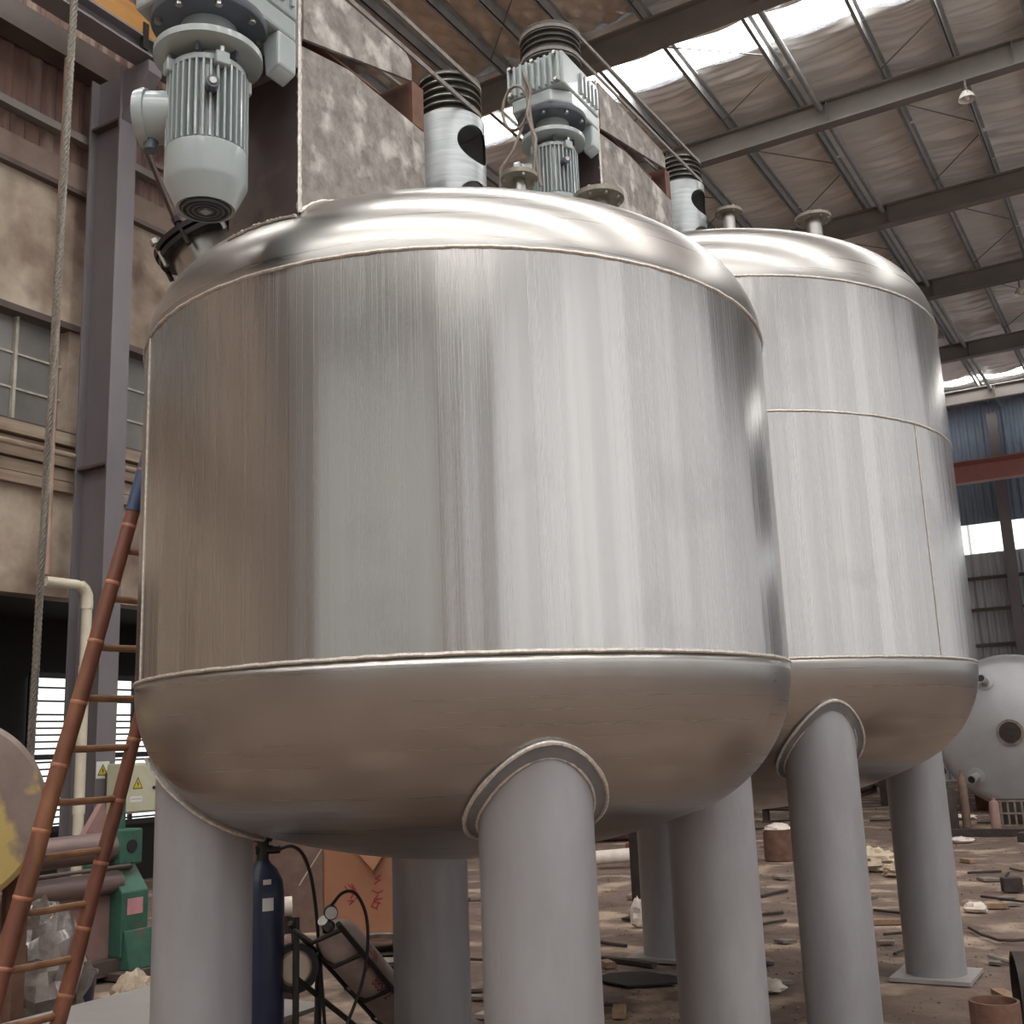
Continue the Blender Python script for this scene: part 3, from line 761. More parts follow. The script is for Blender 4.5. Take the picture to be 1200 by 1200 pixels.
    fl = part(g, 'gearbox_flange', 'motordark', lambda b: b.lathe([(.09, 4.17), (.2, 4.17), (.205, 4.178), (.205, 4.2), (.09, 4.2)], c0, n=56, close=True))
    for k in range(8):
        a = k * PI / 4 + .2
        part(fl, 'flange_bolt', 'bolt', lambda b: b.cyl((mx + .178 * math.cos(a), my + .178 * math.sin(a), z(4.153)), (mx + .178 * math.cos(a), my + .178 * math.sin(a), z(4.17)), .013, n=6))
    # gearbox body: two stacked rounded boxes
    part(g, 'gearbox_lower', 'motordark' if False else 'motor', lambda b: b.prism([(mx - .16, my - .2, z(4.2)), (mx + .1, my - .2, z(4.2)), (mx + .185, my - .1, z(4.2)), (mx + .185, my + .258, z(4.2)), (mx - .185, my + .258, z(4.2)), (mx - .185, my - .1, z(4.2))], (0, 0, .085)), smooth=False, bevel=.012)
    up_ = part(g, 'gearbox_upper', 'motor', lambda b: b.box2((mx - .19, my - .2, z(4.287)), (mx + .19, my + .258, z(4.5))), smooth=False, bevel=.012)
    for k in range(9):
        x = mx - .165 + k * .041
        part(up_, 'casing_rib', 'motor', lambda b: b.box2((x - .008, my - .222, z(4.30)), (x + .008, my - .2, z(4.49))), smooth=False, bevel=.003)
    for k in range(5):
        y = my + .02 + k * .05
        part(up_, 'casing_rib', 'motor', lambda b: b.box2((mx + .19, y - .008, z(4.32)), (mx + .206, y + .008, z(4.46))), smooth=False, bevel=.003)
    for x, zz in ((mx - .15, 4.31), (mx + .15, 4.31), (mx - .15, 4.48), (mx + .15, 4.48), (mx, 4.48)):
        part(up_, 'casing_bolt', 'bolt', lambda b: b.cyl((x, my - .232, z(zz)), (x, my - .2, z(zz)), .012, n=6))
    part(g, 'mounting_lug', 'motor', lambda b: b.prism([(mx + .1, my + .16, z(4.2)), (mx + .185, my + .16, z(4.2)), (mx + .185, my + .16, z(4.06)), (mx + .12, my + .16, z(4.03))], (0, .098, 0)), smooth=False, bevel=.01)
    part(g, 'mounting_lug', 'motor', lambda b: b.prism([(mx - .1, my + .16, z(4.2)), (mx - .185, my + .16, z(4.2)), (mx - .185, my + .16, z(4.06)), (mx - .12, my + .16, z(4.03))], (0, .098, 0)), smooth=False, bevel=.01)
    # terminal box pointing away to the left
    d = Vector((-.86, -.5, 0)); base = Vector((mx, my, z(3.83)))
    tb = part(g, 'terminal_box', 'motor', lambda b: b.lathe([(.08, .1), (.09, .14), (.092, .2)], base, d, n=32))
    part(tb, 'terminal_cover', 'motor', lambda b: b.lathe([(.092, .2), (.102, .203), (.104, .215), (.098, .24), (.062, .249), (0, .251)], base, d, n=40))
    part(tb, 'cable_gland', 'motordark', lambda b: b.cyl(base + d * .2 - Vector((0, 0, .08)), base + d * .2 - Vector((0, 0, .125)), .026, n=14))
    # --- pulleys and belts
    zp0, zp1 = z(4.575), z(4.79)
    px, py = bx, fy - .26
    def sheave(r_, w):
        pr = [(0.02, zp0), (r_, zp0)]
        ng = 5
        for k in range(ng):
            a = zp0 + .012 + (zp1 - zp0 - .024) * k / ng; e = zp0 + .012 + (zp1 - zp0 - .024) * (k + 1) / ng
            pr += [(r_, a), (r_ - .018, a + (e - a) * .28), (r_ - .018, a + (e - a) * .72), (r_, e - .006)]
        return pr + [(r_, zp1), (0.02, zp1)]
    pu = thing('drive_pulley', (px, py, zp0), 'grooved iron drive pulley on the gear motor of the ' + which, 'pulley')
    part(pu, 'sheave', 'castgrey', lambda b: b.lathe(sheave(.185, 0), (px, py, 0), n=64), angle=20)
    part(pu, 'shaft', 'bolt', lambda b: b.cyl((px, py, z(4.502)), (px, py, zp1 + .03), .035, n=20))
    for k in range(4):
        a = k * PI / 2 + .5
        part(pu, 'lightening_hole', 'lampwhite' if k == 2 else 'grille', lambda b: b.cyl((px + .105 * math.cos(a), py + .105 * math.sin(a), zp0 - .003), (px + .105 * math.cos(a), py + .105 * math.sin(a), zp0 + .01), .026, n=20))
    # bearing housing with oval windows
    hz0, hz1, hr = zdome(ax, ay) - .02, z(4.57), .168
    h = thing('bearing_housing', (ax, ay, hz0), 'pale steel bearing housing with oval openings at the top centre of the ' + which, 'housing')
    holes = [(a0, zc) for a0 in (-.12, -.12 + PI) for zc in (hz1 - .15, hz1 - .44)]
    def hs(b):
        n, mrow = 120, 56
        vs, idx, fs = [], {}, []
        def cell(i, j): return (2 * PI * i / n - PI, hz0 + (hz1 - hz0) * j / mrow)
        ra, rb = .115 / hr, .095
        def inside(t, zz):
            for a0, zc in holes:
                dt = (t - a0 + PI) % (2 * PI) - PI
                if (dt / ra) ** 2 + ((zz - zc) / rb) ** 2 < 1: return (a0, zc, dt)
            return None
        def snap(t, zz):
            for a0, zc in holes:
                dt = (t - a0 + PI) % (2 * PI) - PI
                q = math.sqrt((dt / ra) ** 2 + ((zz - zc) / rb) ** 2)
                if .9 < q < 1.1 or q <= 1: return (a0 + dt / max(q, 1e-6), zc + (zz - zc) / max(q, 1e-6)) if q > .8 else (t, zz)
            return (t, zz)
        for rad in (hr, hr - .014):
            base_i = len(vs)
            for i in range(n):
                for j in range(mrow + 1):
                    t, zz = snap(*cell(i, j))
                    vs.append((ax + rad * math.cos(t), ay + rad * math.sin(t), zz))
            for i in range(n):
                for j in range(mrow):
                    t, zz = cell(i + .5, j + .5)
                    if inside(t, zz): continue
                    a = base_i + i * (mrow + 1) + j; c_ = base_i + ((i + 1) % n) * (mrow + 1) + j
                    fs.append((a, c_, c_ + 1, a + 1))
        b.add(vs, fs)
        b.lathe([(hr, hz1), (hr, hz1 + .006), (.05, hz1 + .006), (.05, hz1)], (ax, ay, 0), n=60)
        b.lathe([(hr, hz0), (hr - .014, hz0)], (ax, ay, 0), n=60)
    part(h, 'housing_tube', 'housing', hs)
    part(h, 'agitator_shaft', 'bolt', lambda b: b.cyl((ax, ay, hz0), (ax, ay, zp1 + .05), .04, n=24))
    pr = [(.03, zp0 + .002), (.155, zp0 + .002)]
    for k in range(5):
        a = zp0 + .012 + (zp1 - zp0 - .024) * k / 5; e = zp0 + .012 + (zp1 - zp0 - .024) * (k + 1) / 5
        pr += [(.155, a), (.138, a + (e - a) * .28), (.138, a + (e - a) * .72), (.155, e - .007)]
    pr += [(.155, zp1), (.03, zp1)]
    drv = part(h, 'driven_pulley', 'castgrey', lambda b: b.lathe(pr, (ax, ay, 0), n=64), angle=20)
    part(drv, 'pulley_rim', 'groove', lambda b: [b.lathe([(.1555, zz), (.1575, zz + .002), (.1555, zz + .006)], (ax, ay, 0), n=64) for zz in [zp0 + .008 + (zp1 - zp0 - .024) * k / 5 for k in range(6)]])
    def belt(zz, lab):
        pts = []
        r1, r2 = .178, .150
        dx, dy = ax - px, ay - py; Ld = math.hypot(dx, dy); th = math.atan2(dy, dx); al = math.acos((r1 - r2) / Ld)
        for i in range(25):
            a = th + al + (2 * PI - 2 * al) * i / 24
            pts.append((px + r1 * math.cos(a), py + r1 * math.sin(a)))
        for i in range(25):
            a = th - al + (2 * al) * i / 24
            pts.append((ax + r2 * math.cos(a), ay + r2 * math.sin(a)))
        bb = MB(); n = len(pts); vs, fs = [], []
        for i in range(n):
            p0, p1, p2 = Vector(pts[i - 1]), Vector(pts[i]), Vector(pts[(i + 1) % n])
            nn = Vector(((p2 - p0).y, -(p2 - p0).x)).normalized()
            for o_, dz in ((.008, -.011), (.008, .011), (-.006, .007), (-.006, -.007)):
                q = p1 + nn * o_; vs.append((q.x, q.y, zz + dz))
        for i in range(n):
            j = (i + 1) % n
            for k in range(4):
                fs.append((i * 4 + k, j * 4 + k, j * 4 + (k + 1) % 4, i * 4 + (k + 1) % 4))
        bb.add(vs, fs)
        tag(bb.build('drive_belt', 'belt', smooth=False), lab, 'belt')
    belt(zp0 + .031, 'lower grey V-belt between the two pulleys of the ' + which)
    belt(zp1 - .031, 'upper grey V-belt between the two pulleys of the ' + which)

make_drive(T1c[0], T1c[1], 2.87, -2.71, 0.0, 'front tank', ztop1, 0)
make_drive(T2c[0], T2c[1], 5.69, -2.80, 1.05, 'rear tank', ztop2, 0)

# ================================================================== LEFT FOREGROUND
def soft(pts, n=3):
    pts = [Vector(p) for p in pts]
    for _ in range(n):
        q = [pts[0]]
        for a, c in zip(pts[:-1], pts[1:]): q += [a * .75 + c * .25, a * .25 + c * .75]
        pts = q + [pts[-1]]
    return pts
def lerp(a, c, t): return Vector(a) + (Vector(c) - Vector(a)) * t
# wire rope: six strands laid round a core
def rope_strand(b, p0, p1, ph, R=.0155, r=.0105, turns=48):
    p0, p1 = Vector(p0), Vector(p1); d = (p1 - p0).normalized(); a = d.orthogonal().normalized(); c_ = d.cross(a)
    n = turns * 6
    b.tube([p0 + (p1 - p0) * i / n + (a * math.cos(2 * PI * turns * i / n + ph) + c_ * math.sin(2 * PI * turns * i / n + ph)) * R for i in range(n + 1)], r, n=5)
rope = thing('wire_rope', (-6.4, 4.7, .4), 'thick steel wire rope hanging down in front of the left wall', 'rope')
RP0, RP1 = Vector((-5.54, 4.1, 6.42)), Vector((-6.27, 4.59, 1.69))
ra, rb_ = RP0 + (RP0 - RP1) * .9, RP1 + (RP1 - RP0) * .27
for k in range(6):
    part(rope, 'strand', 'rope', lambda b: rope_strand(b, ra, rb_, k * PI / 3))
part(rope, 'end_ferrule', 'scrap', lambda b: b.cyl(rb_, lerp(rb_, ra, .02), .035, n=14))
# PVC pipe and old conduit on the wall
pv = thing('drain_pipe', (-10.1, 7.98, 0), 'cream plastic pipe bending down beside the grey column', 'pipe')
part(pv, 'pipe_run', 'pvc', lambda b: b.tube([(-10.1, 7.46, 3.5), (-10.1, 7.85, 3.5), (-10.1, 7.94, 3.48), (-10.1, 7.985, 3.42), (-10.1, 8.0, 3.33), (-10.1, 8.0, 2.0), (-10.1, 8.0, 0.0)], .055, n=16))
for z in (3.25, 2.55, 1.1): part(pv, 'pipe_coupling', 'pvc', lambda b: b.cyl((-10.1, 8.0, z), (-10.1, 8.0, z + .09), .064, n=16))
part(pv, 'elbow', 'pvc', lambda b: b.tube([(-10.1, 7.9, 3.5), (-10.1, 7.96, 3.46), (-10.1, 7.995, 3.4), (-10.1, 8.0, 3.28)], .064, n=16))
b = MB(); b.tube([(-10.1, 7.44, 9.6), (-10.1, 7.44, 6.8), (-10.1, 7.46, 3.565)], .045, n=12)
tag(b.build('riser_pipe', 'oldpipe'), 'thin pinkish vertical pipe beside the hanging rope', 'pipe')
# bamboo ladder
LB0, LT0 = Vector((-4.50, 3.17, .62)), Vector((-4.24, 3.60, 2.79))
RB0 = Vector((-4.47, 3.53, .66))
dlad = (LT0 - LB0).normalized()
LBf = LB0 - dlad * (LB0.z / dlad.z); RBf = RB0 - dlad * (RB0.z / dlad.z)
lad = thing('bamboo_ladder', tuple((LBf + RBf) / 2), 'reddish bamboo ladder leaning up beside the front tank', 'ladder')
LLEN = 3.6
for base, r0, nm in ((LBf, .044, 0), (RBf, .036, 1)):
    rail = part(lad, 'rail', 'bamboo', lambda b: b.tube([base + dlad * (LLEN * i / 40) + Vector((noise.noise(Vector((i * .15, nm * 7, 0))) * .012, noise.noise(Vector((i * .15, nm * 7, 5))) * .012, 0)) for i in range(41)], r0, n=16, rf=lambda q: r0 * (1.05 - .38 * q)))
    for k in range(12):
        s_ = .22 + k * .285 + nm * .11
        if s_ > LLEN: continue
        i_ = s_ / LLEN * 40
        off = Vector((noise.noise(Vector((i_ * .15, nm * 7, 0))) * .012, noise.noise(Vector((i_ * .15, nm * 7, 5))) * .012, 0))
        rr = r0 * (1.05 - .38 * s_ / LLEN)
        part(rail, 'bamboo_node', 'bamboonode', lambda b: b.lathe([(rr * .95, -.012), (rr * 1.07, -.004), (rr * 1.07, .004), (rr * .95, .012)], base + dlad * s_ + off, dlad, n=16))
    if nm == 0:
        part(rail, 'blue_wrap', 'bluewrap', lambda b: b.cyl(base + dlad * 2.86, base + dlad * 3.25, r0 * .8, n=16))
for k in range(14):
    s_ = .3 + k * .236
    p, q = LBf + dlad * s_, RBf + dlad * s_
    part(lad, 'rung', 'rung', lambda b: b.tube([p - (q - p) * .03, lerp(p, q, .3) + Vector((0, 0, random.uniform(-.004, .004))), lerp(p, q, .7) + Vector((0, 0, random.uniform(-.004, .004))), q + (q - p) * .06], .0165, n=10))
# worn round drum end
dn = Vector((.84, -.54, .02)).normalized(); dc = Vector((-5.82, 3.74, 1.37))
drum = thing('worn_drum', (-6.1, 3.9, 0), 'round worn drum end with flaking yellow paint at the left edge', 'drum')
part(drum, 'end_disc', 'disc', lambda b: b.lathe([(0, .04), (.3, .03), (.49, .01), (.52, -.02), (.52, -.05)], dc, dn, n=72))
part(drum, 'drum_body', 'rustpipe', lambda b: b.cyl(dc - dn * .05, dc - dn * .8, .515, n=64))
for s_ in (.15, .7):
    for w_ in (-.4, .4):
        px_, py_ = dc.x - dn.x * s_ - dn.y * w_, dc.y - dn.y * s_ + dn.x * w_
        part(drum, 'stand_leg', 'rust', lambda b: b.box2((px_ - .04, py_ - .04, 0), (px_ + .04, py_ + .04, 1.08)), smooth=False)
# plate rolling machine
pr_ = thing('plate_rolling_machine', (-7.5, 5.2, 0), 'green plate rolling machine with long steel rolls behind the ladder', 'machine')
GX = -7.4
def stand(y, s):
    st = part(pr_, 'end_stand', 'green', lambda b: b.prism([(GX + .12, y, .14), (GX + .02, y, .14), (GX - .35, y, .14), (GX - .35, y, .82), (GX - .05, y, .82), (GX + .12, y, .62)], (0, s * .26, 0)), smooth=False, bevel=.01)
    part(st, 'foot_plate', 'girder', lambda b: b.box2((GX - .45, min(y, y + s * .5) - .1, 0), (GX + .25, max(y, y + s * .5) + .1, .05)), smooth=False)
    part(st, 'stand_foot', 'green', lambda b: b.prism([(GX + .2, y + s * .02, .05), (GX - .4, y + s * .02, .05), (GX - .36, y + s * .02, .2), (GX + .14, y + s * .02, .34)], (0, s * .3, 0)), smooth=False, bevel=.01)
    bh = part(pr_, 'bearing_head', 'green', lambda b: b.box2((GX - .2, y + s * .02, .82), (GX + .06, y + s * .24, 1.09)), smooth=False, bevel=.015)
    part(bh, 'screw_post', 'green', lambda b: b.cyl((GX - .07, y + s * .13, 1.09), (GX - .07, y + s * .13, 1.3), .03, n=12))
    part(bh, 'bearing_bore', 'blacksteel', lambda b: b.cyl((GX + .055, y + s * .13, .96), (GX + .068, y + s * .13, .96), .05, n=20))
    return st
st = stand(6.2, 1); stand(2.2, -1)
part(st, 'paper_tag', 'pinktag', lambda b: b.box2((GX + .121, 6.25, .45), (GX + .125, 6.4, .57)), smooth=False)
part(pr_, 'top_roll', 'roll', lambda b: b.cyl((GX - .07, 2.1, .96), (GX - .07, 6.32, .96), .115, n=40))
part(pr_, 'bottom_roll', 'roll', lambda b: b.cyl((GX + .0, 2.1, .7), (GX + .0, 6.25, .7), .085, n=40))
part(pr_, 'tie_bar', 'girder', lambda b: b.cyl((GX + .08, 2.1, .815), (GX + .08, 6.3, .815), .016, n=10))
part(pr_, 'side_plate', 'pinkplate', lambda b: b.box2((GX - .25, 2.4, .14), (GX - .02, 6.2, .6)), smooth=False)
part(pr_, 'bed_beam', 'girder', lambda b: b.box2((GX - .4, 2.1, .03), (GX + .1, 6.5, .14)), smooth=False)
part(pr_, 'gusset', 'pinkplate', lambda b: b.prism([(GX - .1, 6.0, 1.06), (GX - .1, 6.24, 1.06), (GX - .1, 6.18, 1.32)], (-.06, 0, 0)), smooth=False)
# switch cabinet + sign
cab = thing('switch_cabinet', (-9.95, 8.75, 1.06), 'cream electrical cabinet with yellow warning triangle between ladder and leg', 'cabinet')
part(cab, 'cabinet_body', 'cream', lambda b: b.box2((-10.12, 8.36, 1.07), (-9.9, 8.86, 1.6)), smooth=False, bevel=.01)
dr_ = part(cab, 'cabinet_door', 'cream', lambda b: b.box2((-9.9, 8.38, 1.09), (-9.885, 8.84, 1.58)), smooth=False, bevel=.004)
part(dr_, 'door_lock', 'blacksteel', lambda b: b.cyl((-9.885, 8.8, 1.33), (-9.87, 8.8, 1.33), .018, n=12))
part(dr_, 'white_label', 'white', lambda b: b.box2((-9.885, 8.48, 1.19), (-9.882, 8.64, 1.25)), smooth=False)
part(dr_, 'label_lettering', 'motor', lambda b: [b.box2((-9.882, 8.495 + k * .02, 1.212), (-9.8812, 8.508 + k * .02, 1.228)) for k in range(7)], smooth=False)
part(cab, 'mounting_bar', 'girder', lambda b: b.box2((-10.2, 8.4, 1.2), (-10.12, 8.5, 1.5)), smooth=False)
def warn_tri(par, x, yc, zc, s):
    part(par, 'triangle_border', 'ink', lambda b: b.prism([(x, yc - s, zc - s * .85), (x, yc + s, zc - s * .85), (x, yc, zc + s * .95)], (.0012, 0, 0)), smooth=False)
    part(par, 'triangle_field', 'warn', lambda b: b.prism([(x + .0012, yc - s * .8, zc - s * .73), (x + .0012, yc + s * .8, zc - s * .73), (x + .0012, yc, zc + s * .7)], (.001, 0, 0)), smooth=False)
    part(par, 'lightning_bolt', 'ink', lambda b: [b.prism([(x + .0022, yc + s * .06, zc + s * .42), (x + .0022, yc - s * .2, zc - s * .1), (x + .0022, yc + s * .02, zc - s * .1)], (.0008, 0, 0)), b.prism([(x + .0022, yc - s * .04, zc - s * .04), (x + .0022, yc + s * .2, zc - s * .04), (x + .0022, yc - s * .06, zc - s * .62)], (.0008, 0, 0))], smooth=False)
warn_tri(dr_, -9.885, 8.58, 1.385, .07)
sg = thing('warning_sign', (-10.19, 8.36, 1.45), 'small white warning sign with yellow lightning triangle on the grey column', 'sign')
sp = part(sg, 'sign_plate', 'white', lambda b: b.box2((-10.199, 8.28, 1.45), (-10.195, 8.45, 1.63)), smooth=False)
warn_tri(sp, -10.195, 8.365, 1.54, .068)
# sheet steel stack
for i, z in enumerate((.30, .28)):
    b = MB(); b.box((-4.84 - .02 * i, 4.33 + .02 * i, z), (1.34, 1.2, .014), rotz(.01 + .03 * i))
    tag(b.build('steel_sheet', 'sheetsteel', smooth=False), 'pale flat steel sheet at the lower left, ' + ('top of the pair' if i == 0 else 'under the other sheet'), 'steel sheet')
for k, y in enumerate((3.95, 4.7)):
    b = MB(); b.box((-4.84, y, .136), (1.2, .12, .272)); tag(b.build('timber_bearer', 'plank', smooth=False), 'timber bearer under the steel sheets, ' + ('nearer' if k == 0 else 'farther') + ' one', 'timber')
# plastic wrapped bundle and navy pail
def blob(b, c, r, seed, amp=.25, nu=28, nv=18, f=3.):
    vs, fs = [], []
    for j in range(nv + 1):
        for i in range(nu):
            th, ph = 2 * PI * i / nu, PI * j / nv
            d = Vector((math.sin(ph) * math.cos(th), math.sin(ph) * math.sin(th), math.cos(ph)))
            k = 1 + amp * noise.noise(d * f + Vector((seed, 0, 0))) + amp * .5 * noise.noise(d * f * 2.3 + Vector((0, seed, 0)))
            p = Vector((c[0] + d.x * r[0] * k, c[1] + d.y * r[1] * k, c[2] + d.z * r[2] * k))
            p.z = max(p.z, 0.0)
            vs.append(p)
    for j in range(nv):
        for i in range(nu):
            a, q = j * nu + i, j * nu + (i + 1) % nu
            fs.append((a, q, q + nu, a + nu))
    b.add(vs, fs)
b = MB(); blob(b, (-5.98, 4.5, .4), (.27, .27, .4), 3, .3); tag(b.build('wrapped_bundle', 'plastic', angle=30), 'crumpled shiny plastic-wrapped bundle behind the ladder foot', 'bundle')
b = MB(); blob(b, (-5.72, 4.98, .18), (.14, .14, .18), 5, .3); tag(b.build('cloth_bundle', 'sack', angle=40), 'small tan cloth bundle low behind the ladder rungs', 'bundle')
pail = thing('navy_pail', (-6.35, 5.02, 0), 'dark navy pail on the floor behind the ladder', 'pail')
part(pail, 'pail_body', 'bluedrum', lambda b: b.lathe([(0, .0), (.13, .0), (.16, .3), (.15, .3), (.12, .02)], (-6.35, 5.02, 0), n=32))
part(pail, 'pail_rim', 'scrap', lambda b: b.lathe([(.155, .29), (.168, .295), (.168, .31), (.155, .31)], (-6.35, 5.02, 0), n=32, close=True))

# ================================================================== GAS CYLINDERS AND CARTON UNDER THE FRONT TANK
gb = thing('gas_cylinder', (-4.08, 4.34, 0), 'navy blue gas cylinder standing behind the left front leg', 'gas cylinder')
gx, gy = -4.08, 4.34
part(gb, 'cylinder_body', 'cylblue', lambda b: b.lathe([(0, 0.01), (.1, .0), (.108, .03), (.108, .93), (.1, 1.0), (.07, 1.06), (.04, 1.085), (.034, 1.1)], (gx, gy, 0), n=40))
vl = part(gb, 'valve', 'blacksteel', lambda b: [b.cyl((gx, gy, 1.09), (gx, gy, 1.19), .03, n=16), b.cyl((gx - .02, gy - .03, 1.15), (gx + .06, gy + .06, 1.15), .022, n=12)])
part(vl, 'handwheel', 'black', lambda b: b.lathe([(.01, 0), (.045, 0), (.05, .01), (.045, .022), (.01, .022)], (gx, gy, 1.19), n=20, close=True))
fdir = Vector((.69, -.72, 0)); sdir = Vector((.72, .69, 0))
def stick(name, m, w, h, z, u):
    pts = []
    for s_ in (-1, 1):
        pass
    def f(b):
        n = 6; vs, fs = [], []
        for j in (0, 1):
            for i in range(n + 1):
                a = u + (i / n - .5) * w / .108
                d = fdir * math.cos(a) + sdir * math.sin(a)
                vs.append(Vector((gx, gy, z + (j - .5) * h)) + d * .1092)
        for i in range(n): fs.append((i, i + 1, n + 2 + i, n + 1 + i))
        b.add(vs, fs)
    part(gb, name, m, f)
stick('sticker', 'white', .055, .06, .9, .25)
stick('collar_label', 'paper', .04, .025, 1.005, .2)
b = MB(); b.tube(soft([(gx + .06, gy + .06, 1.15), (gx + .11, gy + .09, 1.17), (gx + .16, gy + .13, 1.12), (gx + .19, gy + .17, .95), (gx + .2, gy + .2, .6), (gx + .22, gy + .22, .2), (gx + .26, gy + .22, .012), (gx + .6, gy + .3, .012)]), .009, n=8)
tag(b.build('gas_hose', 'black'), 'black rubber hose falling from the navy gas cylinder valve', 'hose')
# whitish cylinder lying inclined on a trolley
A, B_ = Vector((-3.78, 4.52, .70)), Vector((-3.95, 5.325, .132))
dcy = (B_ - A).normalized()
gc = thing('gas_cylinder', (-3.88, 4.9, 0), 'whitish gas cylinder with red numbers lying inclined on the black trolley', 'gas cylinder')
Bend = A + dcy * .92
shift = Vector((0, 0, max(0, .13 - (Bend.z - .11 * math.sqrt(1 - dcy.z ** 2)))))
A += shift; Bend += shift
part(gc, 'cylinder_body', 'cylgrey', lambda b: b.lathe([(.034, -.06), (.04, -.03), (.07, 0), (.1, .05), (.11, .11), (.11, .9), (.1, .92), (0, .92)], A, dcy, n=40))
vv = part(gc, 'valve', 'bolt', lambda b: b.cyl(A - dcy * .13, A - dcy * .05, .026, n=14))
side_ = dcy.cross(Vector((0, 0, 1))).normalized(); upv = side_.cross(dcy).normalized()
if upv.z < 0: upv = -upv
gpos = A - dcy * .09 + upv * .07 + Vector((.05, -.05, 0))
part(gc, 'regulator', 'blacksteel', lambda b: [b.cyl(A - dcy * .09, gpos, .018, n=12), b.cyl(gpos - Vector((.69, -.72, 0)) * .03, gpos + Vector((.69, -.72, 0)) * .012, .034, n=24)])
part(vv, 'gauge_face', 'white', lambda b: b.cyl(gpos + Vector((.69, -.72, 0)) * .012, gpos + Vector((.69, -.72, 0)) * .015, .029, n=24))
b = MB(); b.tube(soft([gpos + Vector((0, 0, .03)), gpos + Vector((.05, .03, .1)), gpos + Vector((.1, .08, .09)), gpos + Vector((.14, .12, -.05)), gpos + Vector((.13, .1, -.3)), gpos + Vector((.08, .02, -.5)), gpos + Vector((.1, -.1, -.62))]), .008, n=8)
tag(b.build('gas_hose', 'black'), 'black hose looping up over the whitish gas cylinder gauge', 'hose')
# red numbers on the cylinder, bent round its surface
def curved_text(par, body, size, s0, a0, name='number'):
    cu = bpy.data.curves.new('txt', 'FONT'); cu.body = body; cu.size = size; cu.align_x = 'LEFT'
    to = bpy.data.objects.new('txt', cu); C.objects.link(to)
    dg = bpy.context.evaluated_depsgraph_get()
    me = bpy.data.meshes.new_from_object(to.evaluated_get(dg))
    vs = [v.co.copy() for v in me.vertices]; fs = [tuple(p.vertices) for p in me.polygons]
    bpy.data.objects.remove(to); bpy.data.curves.remove(cu); bpy.data.meshes.remove(me)
    camd = (Vector((0, 0, 1.6)) - A).normalized(); n0 = (camd - dcy * camd.dot(dcy)).normalized(); t0 = dcy.cross(n0)
    if t0.z < 0: t0 = -t0
    b = MB(); out = []
    for v in vs:
        a = a0 + v.y / .11
        out.append(A + dcy * (s0 + v.x) + (n0 * math.cos(a) + t0 * math.sin(a)) * .1108)
    if fs: b.add(out, fs); b.build(name, 'redink', par, smooth=False)
curved_text(gc, '4 178850-2', .075, .24, -.15)
curved_text(gc, '\u6caa\u6c29', .08, .17, .5, 'characters')
tr = thing('cylinder_trolley', (-3.85, 4.8, 0), 'black welded gas cylinder trolley with a spoked wheel', 'trolley')
o1 = side_ * (.13 if side_.dot(Vector((0, -1, 0))) > 0 else -.13)
for s_ in (1, -1):
    part(tr, 'rail', 'blacksteel', lambda b: b.tube([A - dcy * .2 + o1 * s_ - upv * .05, A + dcy * .9 + o1 * s_ - upv * .05], .014, n=8))
for q in (-.16, .1, .5, .88):
    part(tr, 'cross_bar', 'blacksteel', lambda b: b.tube([A + dcy * q + o1 - upv * .06, A + dcy * q - upv * .125, A + dcy * q - o1 - upv * .06], .011, n=8))
pl = A + dcy * .12 + o1
part(tr, 'prop_leg', 'blacksteel', lambda b: b.tube([pl, Vector((pl.x + .02, pl.y - .05, .01))], .018, n=8))
pl2 = A - dcy * .16 + o1
part(tr, 'prop_leg', 'blacksteel', lambda b: b.tube([pl2, Vector((pl2.x + .02, pl2.y - .03, .01))], .016, n=8))
part(tr, 'lower_brace', 'blacksteel', lambda b: b.tube([pl2 - Vector((0, 0, .28)), pl + dcy * .55 - Vector((0, 0, .2))], .014, n=8))
wc = A + o1 * 1.25 - dcy * .02 - Vector((.02, .03, .17)); wn_ = Vector((.69, -.72, .05)).normalized()
whl = part(tr, 'wheel_disc', 'cardpale', lambda b: b.lathe([(0, .02), (.07, .025), (.085, .01), (.085, -.02), (0, -.02)], wc, wn_, n=32))
part(whl, 'tyre', 'black', lambda b: b.lathe([(.085, -.03), (.115, -.025), (.12, 0), (.115, .025), (.085, .03)], wc, wn_, n=32, close=True))
part(whl, 'hub_nut', 'scrap', lambda b: b.cyl(wc + wn_ * .02, wc + wn_ * .035, .014, n=6))
